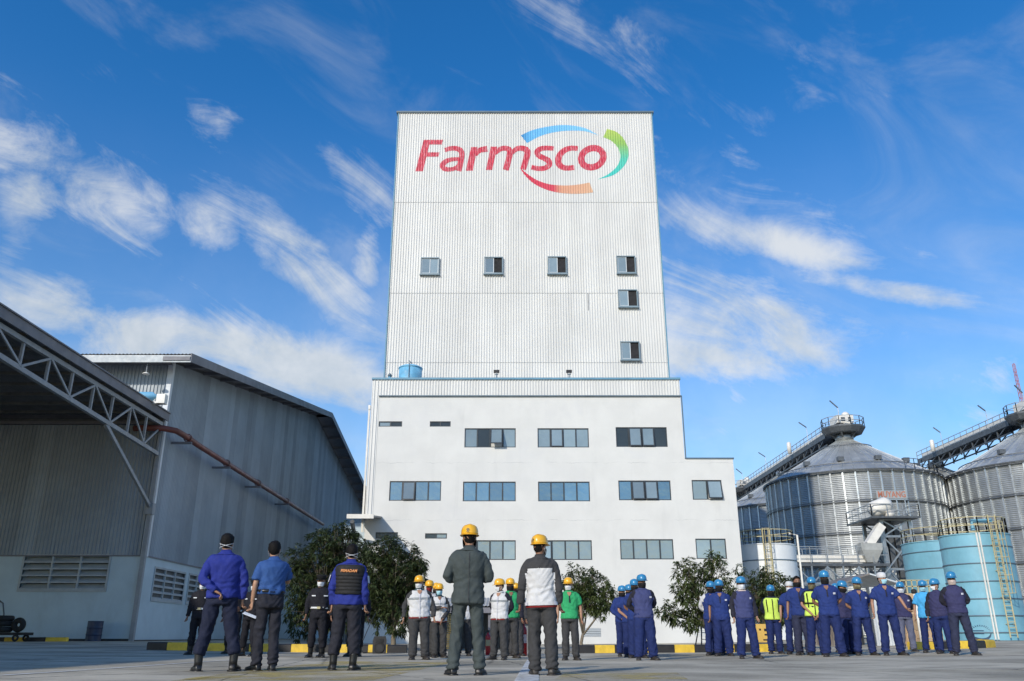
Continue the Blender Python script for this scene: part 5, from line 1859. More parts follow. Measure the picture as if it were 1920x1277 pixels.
def tor(z, ws=1.0, fat=1.0):
    zs_ = [t[0] for t in TORSO]
    i = max(0, min(len(zs_) - 2, int(np.searchsorted(zs_, z)) - 1))
    f = (z - zs_[i]) / (zs_[i + 1] - zs_[i])
    f = max(0, min(1, f))
    a, b = TORSO[i], TORSO[i + 1]
    g = [a[k] + (b[k] - a[k]) * f for k in range(4)]
    bel = fat if z < 1.25 else 1 + (fat - 1) * max(0, (1.45 - z) / .2)
    return g[1] * ws * (1 + (bel - 1) * .7), g[2] * bel, g[3]


def tor_pt(an, z, ws=1, fat=1, off=0.0):
    """surface of the trunk; an = 0 is the front (-y), pi/2 is +x"""
    a, b, y0 = tor(z, ws, fat)
    a += off
    b += off
    c, s = math.sin(an), -math.cos(an)
    e = .86
    return Vector((a * math.copysign(abs(c) ** e, c), y0 + b * math.copysign(abs(s) ** e, s), z))


def cat3(P, n):
    out = catmull([tuple(p) for p in P], n)
    return [Vector(p) for p in out]


def wrinkle(mb, amp, freq, seed, st=(1, 1, 1), zr=None):
    """fold noise along approximate radial normals of a finished mesh builder"""
    me = bpy.data.meshes.new('tmp')
    me.from_pydata(mb.v, [], mb.f)
    me.update()
    nr = [tuple(v.normal) for v in me.vertices]
    bpy.data.meshes.remove(me)
    o = Vector((seed * 3.1, seed * 1.7, seed * .9))
    out = []
    for p, n_ in zip(mb.v, nr):
        q = Vector((p[0] * st[0], p[1] * st[1], p[2] * st[2])) * freq + o
        k = mnoise.noise(q) + .5 * mnoise.noise(q * 2.1)
        a = amp
        out.append((p[0] + n_[0] * k * a, p[1] + n_[1] * k * a, p[2] + n_[2] * k * a))
    mb.v = out
    return mb


ARMS = {  # elbow, wrist, hand direction for side s (+x side = 1)
    'hang': lambda s: ((s * .25, .03, 1.10), (s * .262, -.03, .86), (s * .02, -.12, -1)),
    'hang2': lambda s: ((s * .26, .05, 1.11), (s * .30, -.02, .87), (0, -.2, -1)),
    'behind': lambda s: ((s * .248, .115, 1.13), (s * .075, .185, .97), (-s * .8, .05, -.45)),
    'front': lambda s: ((s * .262, .0, 1.11), (s * .075, -.19, .90), (-s * .55, -.12, -.7)),
    'fold': lambda s: ((s * .255, -.07, 1.13), (-s * .03, -.205, 1.17), (-s, -.02, .12)),
    'cup': lambda s: ((s * .262, .02, 1.12), (s * .10, -.22, 1.10), (-s * .6, -.5, .3)),
    'face': lambda s: ((s * .29, -.10, 1.17), (s * .14, -.235, 1.40), (-s * .3, .05, .95)),
    'out': lambda s: ((s * .30, -.05, 1.14), (s * .36, -.20, .95), (s * .35, -.5, -.5)),
    'paper': lambda s: ((s * .26, .0, 1.12), (s * .20, -.22, 1.02), (-s * .2, -.9, -.1)),
}


def hand_geo(mb, wrist, d, s, curl=.5):
    """palm, four fingers and a thumb; d points along the hand, s is the side of the body"""
    d = Vector(d).normalized()
    ref = Vector((0, -1, 0)) if abs(d.y) < .8 else Vector((0, 0, 1))
    wv = (ref - d * ref.dot(d)).normalized()       # across the palm towards the thumb
    nv = d.cross(wv) * (-s)                          # palm normal, towards the body
    w0 = Vector(wrist)
    mb.tube([w0 - d * .03, w0 + d * .01, w0 + d * .05, w0 + d * .085], [(.026, .020), (.034, .017), (.042, .016), (.040, .013)], 8, side=tuple(wv))
    k0 = w0 + d * .083
    for i, L in enumerate((.068, .078, .072, .056)):
        off = wv * (.029 - .0195 * i)
        p0 = k0 + off - d * .01
        a = curl * (1 + .15 * i)
        d1 = (d * math.cos(a * .6) + nv * math.sin(a * .6))
        d2 = (d * math.cos(a * 1.5) + nv * math.sin(a * 1.5))
        d3 = (d * math.cos(a * 2.2) + nv * math.sin(a * 2.2))
        p1 = p0 + d1 * (L * .48)
        p2 = p1 + d2 * (L * .32)
        p3 = p2 + d3 * (L * .26)
        mb.tube([p0, p1, p2, p3], [.0098, .0092, .0083, .0062], 6)
    q0 = w0 + d * .025 + wv * .026
    t1 = q0 + (d * .6 + wv * .75 + nv * .15).normalized() * .038
    t2 = t1 + (d * .85 + wv * .25 + nv * .35).normalized() * .032
    t3 = t2 + (d * .9 - wv * .05 + nv * .4).normalized() * .024
    mb.tube([q0, t1, t2, t3], [.014, .0115, .0105, .0075], 6)


def head_geo(mb, T):
    """head with brow, nose, lips, chin and ears, turned by T"""
    n, m = 28, 22
    vs_ = []
    for j in range(m + 1):
        ph = math.pi * j / m
        for i in range(n):
            th = 2 * math.pi * i / n
            x, y, z = math.sin(ph) * math.sin(th), -math.sin(ph) * math.cos(th), math.cos(ph)
            X, Y, Z = .077 * x, .094 * y + .008, .115 * z
            if z < 0:
                k = -z
                X *= 1 - .30 * k * k
                if y < 0: Y = Y * (1 - .06 * k) - .012 * k
                else: Y *= 1 - .35 * k
            if y < 0:
                Y += .010 * math.exp(-((abs(X) - .03) / .014) ** 2 - ((Z - .012) / .014) ** 2)     # eye sockets
                Y -= .024 * math.exp(-(X / .013) ** 2 - ((Z + .022) / .020) ** 2)                    # nose
                Y -= .006 * math.exp(-(X / .05) ** 2 - ((Z - .034) / .012) ** 2)                     # brow
                Y -= .007 * math.exp(-(X / .022) ** 2 - ((Z + .062) / .008) ** 2)                    # lips
                Y -= .008 * math.exp(-(X / .02) ** 2 - ((Z + .098) / .016) ** 2)                     # chin
            vs_.append(T @ Vector((X, Y, Z)))
    fs = [(j * n + i, (j + 1) * n + i, (j + 1) * n + (i + 1) % n, j * n + (i + 1) % n) for j in range(m) for i in range(n)]
    mb.add(vs_, fs)
    for s in (-1, 1):
        E = []
        for j in range(7):
            ph = math.pi * j / 6
            for i in range(8):
                th = 2 * math.pi * i / 8
                E.append(T @ Vector((s * .078 + .010 * math.sin(ph) * math.cos(th), .012 + .017 * math.sin(ph) * math.sin(th), -.008 + .030 * math.cos(ph))))
        mb.add(E, [(j * 8 + i, j * 8 + (i + 1) % 8, (j + 1) * 8 + (i + 1) % 8, (j + 1) * 8 + i) for j in range(6) for i in range(8)])


REMESH = []
GARM = []
PEOPLE = []


def person(label, u, vf, vt, yaw=0, head=0, hpitch=0, arms=('hang', 'hang'), spread=.05, stride=0.0, shirt='cobalt', sleeves=None, long=False, pants='cobaltd', hem=.80, tuck=False,
           hat=None, mask=None, hair=True, shoe='shoe', skin=0, fat=1.0, ws=1.0, leg=1.0, vest=None, badge=False, extras=(), voxel=.013, near=False, Yfix=None, collar=None, belt=None, group=None, cap=None):
    seed = len(PEOPLE) + 1
    # stand the person where the feet and the top of the head say
    g0 = gpix(u, vf)
    Y = g0.y
    dt = ray(u, vt)
    tt_ = dt.z / dt.y
    for _ in range(3):
        X = pix(u, (vf + vt) / 2, Y).x
        H = CAM_H + tt_ * Y - gz(X)
        Hc = max(1.62, min(1.84, H))
        Y = (Hc - CAM_H + gz(X)) / tt_
    if Yfix:
        Y = Yfix
        X = pix(u, (vf + vt) / 2, Y).x
        Hc = CAM_H + tt_ * Y - gz(X)
    full = 1.745 if hat else (1.72 if (hair or cap) else 1.70)
    S = Hc / full
    root = thing('person', label, 'person', (X, Y, gz(X)), group)
    # every yaw is relative to facing the camera from where the person stands
    root.rotation_euler = (R(random.uniform(-1.2, 1.2)), R(random.uniform(-1.6, 1.6)), R(yaw + random.uniform(-7, 7)) + math.atan2(X, Y) * -.6)
    root.scale = (S, S, S)
    PEOPLE.append(root)
    skm = SKINS[skin]
    fs_ = FAB[shirt]
    sl_ = FAB[sleeves or shirt]
    pn = FAB[pants]

    # ---- joints
    hipz = .90
    feet = {}
    for s in (-1, 1):
        feet[s] = Vector((s * (.085 + spread), -stride * s, .08))
    arm = {}
    for s, k in ((-1, arms[0]), (1, arms[1])):
        e_, w_, d_ = ARMS[k](s)
        jit = lambda v: Vector(v) + Vector((random.uniform(-.012, .012), random.uniform(-.012, .012), random.uniform(-.012, .012)))
        wx = (ws - 1) * .6 + (fat - 1) * .10
        arm[s] = (Vector((s * (.178 * ws), .015, 1.375)), jit(e_) + Vector((s * wx, 0, 0)), jit(w_) + Vector((s * wx * (.3 if k in ('front', 'behind', 'fold', 'cup') else 1), (-(fat - 1) * .12 if k in ('front', 'fold', 'cup') else (fat - 1) * .1 if k == 'behind' else 0), 0)), d_)
    HT = Matrix.Translation((0, -.012, 1.585)) @ Matrix.Translation((0, .01, -.10)) @ Matrix.Rotation(R(head), 4, 'Z') @ Matrix.Rotation(R(-hpitch), 4, 'X') @ Matrix.Translation((0, -.01, .10))

    # ---- the body: one surface grown round the skeleton
    b = MB()
    head_geo(b, HT)
    b.tube([(0, .012, 1.36), (0, .006, 1.44), HT @ Vector((0, .014, -.03))], [(.06, .06), (.053, .056), (.055, .058)], 12)
    b.rings([[tor_pt(2 * math.pi * k / 20, z, ws * .88, fat * .88, -.03) for k in range(20)] for z in (.80, .9, 1.0, 1.1, 1.2, 1.3, 1.36, 1.40, 1.425)])
    for s in (-1, 1):
        sh, el, wr, hd = arm[s]
        path = cat3([sh - Vector((s * .05, 0, -.01)), sh, sh.lerp(el, .55), el, el.lerp(wr, .5), wr], 3)
        rad = np.interp(np.linspace(0, 1, len(path)), [0, .2, .4, .6, .75, 1], [.026, .032, .036, .036, .035, .026])
        b.tube(path, list(rad), 10)
        ft = feet[s]
        hp = Vector((s * .085, 0, hipz))
        kn = hp.lerp(ft, .52) + Vector((0, -.025, 0))
        path = cat3([hp, hp.lerp(kn, .5), kn, kn.lerp(ft, .5), ft], 3)
        rad = np.interp(np.linspace(0, 1, len(path)), [0, .3, .5, .7, 1], [.066, .056, .038, .036, .026])
        b.tube(path, list(rad), 10)
        b.tube([ft + Vector((0, .035, -.035)), ft + Vector((0, -.02, -.035)), ft + Vector((s * .02, -.11, -.05))], [.022, .024, .018], 8)
    bo = b.build('body', skm, root, True, local=True)
    hg = MB()
    for s in (-1, 1):
        sh, el, wr, hd = arm[s]
        hand_geo(hg, wr, hd, s, .75 if arms[(s + 1) // 2] in ('hang', 'hang2', 'behind') else .45)
    REMESH.append((bo, voxel, hg))

    # ---- shirt
    top = MB()
    zs_ = list(np.linspace(hem if not tuck else .985, 1.452, 26))
    off = .014
    flare = lambda z: off + (.012 * max(0, (.98 - z) / .2) if not tuck else .016 * math.exp(-((z - 1.03) / .035) ** 2))
    rg = [[tor_pt(2 * math.pi * k / 36, z, ws, fat, flare(z)) for k in range(36)] for z in zs_]
    top.rings(rg)
    sl_geo = MB()
    for s in (-1, 1):
        sh, el, wr, hd = arm[s]
        if long:
            path = cat3([sh - Vector((s * .10, 0, -.012)), sh - Vector((s * .02, 0, .012)), sh.lerp(el, .5), el, el.lerp(wr, .5), el.lerp(wr, .97)], 5)
            rad = np.interp(np.linspace(0, 1, len(path)), [0, .16, .3, .45, .6, .8, .97, 1], [.046, .060, .063, .058, .054, .050, .044, .046])
        else:
            path = cat3([sh - Vector((s * .10, 0, -.012)), sh - Vector((s * .02, 0, .012)), sh.lerp(el, .4), sh.lerp(el, .80)], 6)
            rad = np.interp(np.linspace(0, 1, len(path)), [0, .3, .6, 1], [.046, .062, .068, .072])
        sl_geo.tube(path, list(rad), 16)
    top.add(sl_geo.v, sl_geo.f)
    sh_o = top.build('shirt' if shirt != 'suit' else 'jacket', [fs_, sl_], root, True, local=True)

    def is_sleeve(p):
        a, b_, y0 = tor(p.z, ws, fat)
        e = math.hypot(p.x / (a + .014), (p.y - y0) / (b_ + .014))
        s = 1 if p.x > 0 else -1
        best = 9
        for s in (-1, 1):
            sh, el, wr, hd = arm[s]
            for q0, q1 in ((sh, el), (el, wr)):
                d = q1 - q0
                t_ = max(0, min(1, (p - q0).dot(d) / d.length_squared))
                best = min(best, (p - q0 - d * t_).length)
        if 'yoke' in extras and (p.z > 1.305 or abs(math.atan2(p.x / a, -(p.y - y0) / b_)) % math.pi > 0 and .42 * math.pi > abs(abs(math.atan2(p.x / a, -(p.y - y0) / b_)) - math.pi / 2) * 5.5):
            return True
        return best < .095 and (e > 1.13 or (abs(p.x) > .150 * ws and p.z > 1.24 + .25 * (abs(p.x) - .15)))

    GARM.append((sh_o, .0135 if near else .019, seed, is_sleeve if sleeves else None, .012 if near else .015))
    # collar
    if collar is not None or shirt not in ('cyan', 'guard'):
        m = MB()
        m.rings([[tor_pt(2 * math.pi * k / 20, z, ws, 1, o_) + Vector((0, 0, dz * (-math.cos(2 * math.pi * k / 20) * .5 + .5))) for k in range(20)] for z, o_, dz in ((1.425, .024, .0), (1.452, .012, .01), (1.478, .004, .012), (1.452, -.004, .0))], cap=False)
        m.build('collar', FAB[collar] if collar else fs_, sh_o, True, local=True)

    # ---- trousers
    tr = MB()
    tr.rings([[tor_pt(2 * math.pi * k / 28, z, ws * .99, fat, (.010 if z < .86 else (.004 if tuck else -.014))) for k in range(28)] for z in np.linspace(.80, 1.03 if tuck else .99, 9)])
    for s in (-1, 1):
        ft = feet[s]
        hp = Vector((s * .088 * fat, .0, .93))
        kn = hp.lerp(ft, .54) + Vector((0, -.02, 0))
        ank = ft + Vector((0, .008, -.012 if shoe != 'boot' else .12))
        path = cat3([hp, hp.lerp(kn, .4), kn, kn.lerp(ank, .5), ank], 7)
        rad = np.interp(np.linspace(0, 1, len(path)), [0, .25, .5, .75, 1], np.array([.098 * fat, .094 * fat, .079, .077, .076 if shoe != 'boot' else .07]) * leg)
        lg = MB()
        lg.tube(path, [(float(r_), float(r_) * 1.06) for r_ in rad], 18, side=(1, 0, 0))
        b0 = len(tr.v)
        tr.add(lg.v, lg.f)
    tro = tr.build('trousers', pn, root, True, local=True)
    GARM.append((tro, .0145 if near else .019, seed + 60, None, .016))
    if belt or tuck:
        m = MB().rings([[tor_pt(2 * math.pi * k / 28, z, ws, fat, o_) for k in range(28)] for z, o_ in ((1.0, .012), (1.0, .028), (1.042, .028), (1.042, .012))], cap=False)
        m.build('belt', M_BELT if belt == 'white' else M_BOOT, tro, True, local=True)
        if belt == 'white':
            MB().box(-.035, .035, -.175 * fat, -.13, .998, 1.046).build('buckle', M_RAILY, tro, local=True)

    # ---- shoes
    for s in (-1, 1):
        ft = feet[s]
        m = MB()
        Lr = []
        for (y, w_, h_, z0) in ((.075, .026, .05, .0), (.062, .036, .085, .0), (.01, .040, .10, .0), (-.05, .042, .085, .0), (-.11, .048, .062, .0), (-.165, .045, .052, .0), (-.195, .030, .038, .004), (-.205, .012, .022, .008)):
            ring = []
            for k in range(12):
                a = 2 * math.pi * k / 12
                cx_, sz_ = math.cos(a), math.sin(a)
                ring.append(Vector((w_ * math.copysign(abs(cx_) ** .7, cx_), y, z0 + h_ / 2 + h_ / 2 * math.copysign(abs(sz_) ** .6, sz_))))
            Lr.append(ring)
        m.rings(Lr)
        m.box(-.046, .046, -.19, .078, -.002, .016)
        if shoe == 'boot':
            m.tube([(0, .02, .06), (0, .018, .12), (0, .01, .20), (0, .01, .25)], [.046, .046, .05, .054], 14)
        Tm = Matrix.Translation((ft.x, ft.y, 0)) @ Matrix.Rotation(R(s * 14), 4, 'Z')
        m.v = [tuple(Tm @ Vector((p[0] * 1.12, p[1] * 1.12, p[2]))) for p in m.v]
        m.build('boot' if shoe == 'boot' else 'shoe', M_BOOT if shoe in ('boot', 'dress') else M_SHOE, root, True, local=True)

    # ---- head wear, hair, mask
    def headmesh(fn, n=24, mrows=14, ph0=0, ph1=math.pi):
        rows = []
        for j in range(mrows + 1):
            ph = ph0 + (ph1 - ph0) * j / mrows
            rows.append([fn(ph, 2 * math.pi * i / n) for i in range(n)])
        return rows

    if hair:
        m = MB()
        rows = []
        for j in range(13):
            row = []
            for i in range(26):
                th = 2 * math.pi * i / 26
                fr = math.cos(th)                      # 1 = front
                lim = np.interp(fr, [-1, -.3, .3, .75, 1], [2.28, 1.95, 1.50, 1.10, 1.02])
                ph = lim * j / 12
                x, y, z = math.sin(ph) * math.sin(th), -math.sin(ph) * math.cos(th), math.cos(ph)
                k = 1.0 if hat else 1.09
                kk = k - .13 * max(0, (j - 8) / 4) ** 2
                bx_ = 1 + .16 * math.exp(-((ph - .75) / .45) ** 2)
                q = Vector((.079 * x * kk * bx_, .097 * y * kk * bx_ + .008, .118 * z * (k - .03)))
                q += Vector((x, y, z)) * (.013 * mnoise.noise(q * 75 + Vector((seed, 0, 0))))
                row.append(HT @ q)
            rows.append(row)
        m.rings(rows, cap=False)
        m.build('hair', M_HAIR, root, True, local=True)
    if cap:
        m = MB().rings([[HT @ Vector((.088 * r_ * math.sin(a), -.106 * r_ * math.cos(a) + .008, z)) for a in [2 * math.pi * k / 24 for k in range(24)]] for r_, z in ((.99, .015), (1.03, .03), (1.04, .07), (.95, .105), (.6, .132), (.1, .14))])
        m.build('cap', FAB[cap], root, True, local=True)
    if hat:
        hm = {'y': M_HY, 'b': M_HB, 'k': M_HK, 'peak': FAB['black']}[hat]
        if hat == 'peak':
            rows = [[HT @ Vector((.09 * r_ * math.sin(a), -.108 * r_ * math.cos(a) + .005, z)) for a in [2 * math.pi * k / 24 for k in range(24)]] for r_, z in ((1.0, .035), (1.02, .065), (1.25, .10), (1.22, .125), (.6, .14), (.05, .142))]
            sh2 = MB().rings(rows).build('peaked_cap', hm, root, True, local=True)
            MB().add([HT @ Vector(p) for a in np.linspace(-1.1, 1.1, 9) for p in ((.09 * math.sin(a), -.104 * math.cos(a), .042), (.10 * math.sin(a), -.165 * math.cos(a) - .01, .022))], [(2 * i, 2 * i + 1, 2 * i + 3, 2 * i + 2) for i in range(8)]).build('peak', M_BOOT, sh2, True, local=True)
        else:
            rows = []
            for r_, z in ((1.0, .038), (1.015, .055), (1.0, .082), (.93, .112), (.80, .138), (.58, .155), (.30, .163), (.03, .165)):
                row = []
                for k in range(32):
                    a = 2 * math.pi * k / 32
                    x, y = .106 * r_ * math.sin(a), -.126 * r_ * math.cos(a) + .006
                    rid = .006 * math.exp(-(x / .020) ** 2) if z > .10 else 0
                    row.append(HT @ Vector((x, y, z + rid)))
                rows.append(row)
            sh2 = MB().rings(rows).build('helmet', hm, root, True, local=True)
            br = []
            for k in range(32):
                a = 2 * math.pi * k / 32
                fr = max(0, math.cos(a))
                ext = .018 + .042 * fr ** 2
                for (e_, dz) in ((-.004, .044), (ext, .033 - .010 * fr), (ext, .029 - .010 * fr), (-.004, .034)):
                    br.append(HT @ Vector(((.106 + e_ * .8) * math.sin(a), -(.126 + e_) * math.cos(a) + .006, dz)))
            MB().add(br, [(k * 4 + i, k * 4 + (i + 1) % 4, ((k + 1) % 32) * 4 + (i + 1) % 4, ((k + 1) % 32) * 4 + i) for k in range(32) for i in range(4)]).build('brim', hm, sh2, True, local=True)
            if hat == 'k':
                MB().tube([HT @ Vector((.08 * s_, -.05 + .0 * s_, .02 - .12 * (1 - abs(s_)))) for s_ in np.linspace(-1, 1, 9)], .006, 5).build('chin_strap', FAB['black'], sh2, local=True)
    if mask:
        full = mask in ('camo', 'black', 'skinpale', 'scarf')
        mm = FAB[mask] if mask != 'scarf' else FAB['wmask']
        rows = []
        for j in range(8):
            f = j / 7
            z = -.022 - (f * (.088 if not full else .098))
            row = []
            wid = 1.05 if not full else 1.9
            for i in range(13):
                a = (i / 12 - .5) * 2 * wid * (1 - .18 * f if not full else 1)
                bul = .030 * math.exp(-(a / .5) ** 2) * math.exp(-((f - .35) / .4) ** 2)
                k = 1.06 - .16 * f ** 2
                row.append(HT @ Vector(((.079 * k + .004) * math.sin(a), -(.098 * k + bul) * math.cos(a) + .008, z)))
            rows.append(row)
        vs_ = [p for r_ in rows for p in r_]
        MB().add(vs_, [(j * 13 + i, j * 13 + i + 1, (j + 1) * 13 + i + 1, (j + 1) * 13 + i) for j in range(7) for i in range(12)]).build('face_mask', mm, root, True, local=True)
        if not full:
            for s in (-1, 1):
                MB().tube([HT @ Vector((s * .074, -.035, -.03)), HT @ Vector((s * .083, .01, -.005)), HT @ Vector((s * .080, .03, -.03)), HT @ Vector((s * .074, -.03, -.085))], .0025, 4).build('mask_loop', FAB['wmask'], root, local=True)
    for s in (-1, 1):
        c = Vector((s * .031, -.083, .010))
        MB().lathe([(.001, -.009), (.008, -.006), (.011, 0), (.008, .006), (.001, .009)], 8, c).build('eye', M_EYE, root, True, local=True).data.transform(HT)
    if 'glasses' in extras:
        m = MB()
        for s in (-1, 1):
            m.box(s * .033 - .026, s * .033 + .026, -.106, -.099, -.006, .026)
            m.bar((s * .06, -.1, .015), (s * .082, .005, .008), .005)
        m.v = [tuple(HT @ Vector(p)) for p in m.v]
        m.build('sunglasses', M_BLACK, root, local=True)
    if 'xstrap' in extras:   # mask straps crossed behind the head
        for s in (-1, 1):
            P = [HT @ Vector((.091 * math.sin(a), -.107 * math.cos(a) + .010, -.045 + s * .028 * (a - math.pi) / 1.2)) for a in np.linspace(math.pi - 1.35, math.pi + 1.35, 11)]
            MB().tube(P, .003, 5).build('mask_strap', FAB['wmask'], root, local=True)

    # ---- vests, badges and other marks on the shirt
    def patch(name, an0, an1, z0, z1, o_, mat, n=6, mz=2, parent=None):
        P = [tor_pt(an0 + (an1 - an0) * i / n, z0 + (z1 - z0) * j / mz, ws, fat, flare(z0 + (z1 - z0) * j / mz) + o_ + .008) for j in range(mz + 1) for i in range(n + 1)]
        return MB().add(P, [(j * (n + 1) + i, j * (n + 1) + i + 1, (j + 1) * (n + 1) + i + 1, (j + 1) * (n + 1) + i) for j in range(mz) for i in range(n)]).build(name, mat, parent or root, True, local=True)

    if vest == 'hivis':
        m = MB().rings([[tor_pt(2 * math.pi * k / 32, z, ws, fat, flare(z) + .018) for k in range(32)] for z in np.linspace(.86, 1.41, 18)])
        wrinkle(m, .008, 8, seed)
        vo = m.build('vest', FAB['hivis'], root, True, local=True)
        for s in (-1, 1):
            patch('vest_stripe', s * .62 - .07, s * .62 + .07, 1.05, 1.37, .030, FAB['black'], 3, 8, vo)
        patch('vest_zip', -.03, .03, .88, 1.38, .030, FAB['black'], 2, 8, vo)
        if 'hband' in extras:
            patch('vest_band', -1.2, 1.2, 1.13, 1.16, .031, FAB['black'], 14, 1, vo)
    if vest == 'armour':
        rows = []
        for z in np.linspace(1.0, 1.405, 60):
            pad = .032 + (.012 * abs(math.sin((z - 1.0) * math.pi / .048)) ** .5 if z < 1.27 else .010)
            rows.append([tor_pt(2 * math.pi * k / 36, z, ws * .97, fat, pad) for k in range(36)])
        vo = MB().rings(rows).build('vest', FAB['vest'], root, True, local=True)
        M_OR = pmat('vest_lettering_orange', (.75, .30, .10), .6)
        o = text_obj('PEMADAM', .052, M_OR, vo, (0, tor_pt(math.pi, 1.315, ws, fat, .052).y, 1.315), (R(90), 0, R(180)), bold=.0015, sx=.95, shear=.12, ext=.003)
        for s in (-1, 1):
            sh, el, wr, hd = arm[s]
            q = sh.lerp(el, .5)
            m = MB()
            for i in range(4):
                a = R(s * 90 - 40 + 27 * i) if s > 0 else R(-90 - 40 + 27 * i)
            P = []
            for zz_ in (.42, .78):
                c0 = sh.lerp(el, zz_)
                for i in range(5):
                    a = math.pi / 2 * s + (i - 2) * .35
                    P.append(c0 + Vector((math.sin(a) * .084, -math.cos(a) * .084 + .01, 0)))
            MB().add(P, [(i, i + 1, 6 + i, 5 + i) for i in range(4)]).build('arm_patch', FAB['patch'], root, True, local=True)
    if shirt in ('cobalt', 'green', 'white') and abs(yaw) < 90:
        V = [tor_pt(a_, z_, ws, fat, flare(z_) + .018) for a_, z_ in ((-.30, 1.432), (.30, 1.432), (.16, 1.39), (.02, 1.345), (-.02, 1.345), (-.16, 1.39))]
        MB().add(V, [(0, 5, 4, 3, 2, 1)]).build('open_neck', skm, root, local=True)
        patch('placket', -.035, .035, 1.20, 1.345, .013, FAB['patch'] if shirt == 'white' else FAB['sleeve'], 1, 5)
    if badge:
        patch('chest_badge', .48, .78, 1.245, 1.285, .012, FAB['patch'], 4, 1)
    if 'stripes' in extras:      # thin dark stripes across the chest
        for z in (1.235, 1.26):
            patch('chest_stripe', -1.25, 1.25, z, z + .007, .014, FAB['greenc'], 16, 1)
        patch('button_line', -.012, .012, .84, 1.20, .013, FAB['patch'], 1, 6)
    if 'yoke' in extras:         # dark shoulders on a pale jacket, seen from behind
        MB().rings([[tor_pt(2 * math.pi * k / 30, z, ws, fat, flare(hem) + .004) for k in range(30)] for z in (hem - .022, hem + .004)], cap=False).build('under_shirt_hem', FAB['maroon'], sh_o, True, local=True)
        MB().rings([[tor_pt(2 * math.pi * k / 30, z, ws, fat, flare(hem) + .016) for k in range(30)] for z in (hem + .004, hem + .045)], cap=False).build('waistband', FAB['white'], sh_o, True, local=True)
        for a0 in (-1, 1):
            patch('waist_tab', math.pi + a0 * .95 - .16, math.pi + a0 * .95 + .16, hem + .006, hem + .046, .022, FAB['patch'], 4, 1, sh_o)
    if 'hem' in extras:
        MB().rings([[tor_pt(2 * math.pi * k / 30, z, ws, fat, flare(hem) - .004) for k in range(30)] for z in (hem - .02, hem + .01)], cap=False).build('under_shirt_hem', FAB['maroon'], sh_o, True, local=True)
    if 'seam' in extras:         # back seam and vent of a suit jacket
        patch('back_seam', math.pi - .008, math.pi + .008, hem, 1.40, .009, FAB['grey'], 1, 12, sh_o)
    if 'guard' in extras:
        patch('name_tape', -.85, -.35, 1.262, 1.285, .010, FAB['wmask'], 4, 1)
        patch('name_tape', .35, .85, 1.262, 1.285, .010, FAB['wmask'], 4, 1)
    if 'lanyard' in extras:
        for s in (-1, 1):
            P = [tor_pt(s * a, z, ws, fat, .026) for a, z in ((.95, 1.37), (.85, 1.30), (.65, 1.22), (.5, 1.15))]
            MB().tube(P, .008, 5).build('white_cord', FAB['wmask'], root, local=True)
    if 'helmet_mark' in extras:
        m = MB()
        a0 = math.pi - .25
        c = Vector((.112 * math.sin(a0), -.132 * math.cos(a0) + .006, .088))
        nv = Vector((math.sin(a0), -math.cos(a0), .35)).normalized()
        e1 = Vector((0, 0, 1)).cross(nv).normalized()
        e2 = nv.cross(e1)
        for k in range(14):
            a, bb_ = 2 * math.pi * k / 14, 2 * math.pi * (k + 1) / 14
            m.add([HT @ (c + nv * .004 + e1 * r_ * math.cos(t_) + e2 * r_ * math.sin(t_)) for r_, t_ in ((.012, a), (.018, a), (.018, bb_), (.012, bb_))], [(0, 1, 2, 3)])
        for dx in (-.013, 0, .013):
            m.add([HT @ (c + nv * .004 + e1 * (dx + x_) + e2 * y_) for x_, y_ in ((-.004, -.034), (.004, -.034), (.004, -.024), (-.004, -.024))], [(0, 1, 2, 3)])
        m.add([HT @ (c + nv * .004 + e1 * x_ + e2 * y_) for x_, y_ in ((-.003, -.01), (.003, -.01), (.003, .01), (-.003, .01))], [(0, 1, 2, 3)])
        m.build('helmet_emblem', FAB['greenc'], sh2, local=True)
    return root


def fold_noise(me, amp, seed, trous=False):
    """cloth folds pushed along the normals: soft large folds plus sharper diagonal creases"""
    o = Vector((seed * 3.1, seed * 1.7, seed * .9))
    nr = [v.normal.copy() for v in me.vertices]
    for v, n_ in zip(me.vertices, nr):
        p = v.co
        q = Vector((p.x * 6, p.y * 6, p.z * 7)) + o
        k = mnoise.noise(q)
        c = 1 - abs(mnoise.noise(Vector((p.x * 9 + p.z * 5, p.y * 9, p.z * 8 - abs(p.x) * 9)) + o * 2)) * 2.4
        v.co = p + n_ * (amp * (k * .8 + .7 * max(c, -.4)) + ((.011 * math.sin(p.z * 95 + 4 * k + p.x * 20) * max(0, (.27 - p.z) / .2)) if trous else .007 * math.sin(p.z * 70 + 5 * k + p.x * 12) * math.exp(-((p.z - 1.03) / .08) ** 2)))


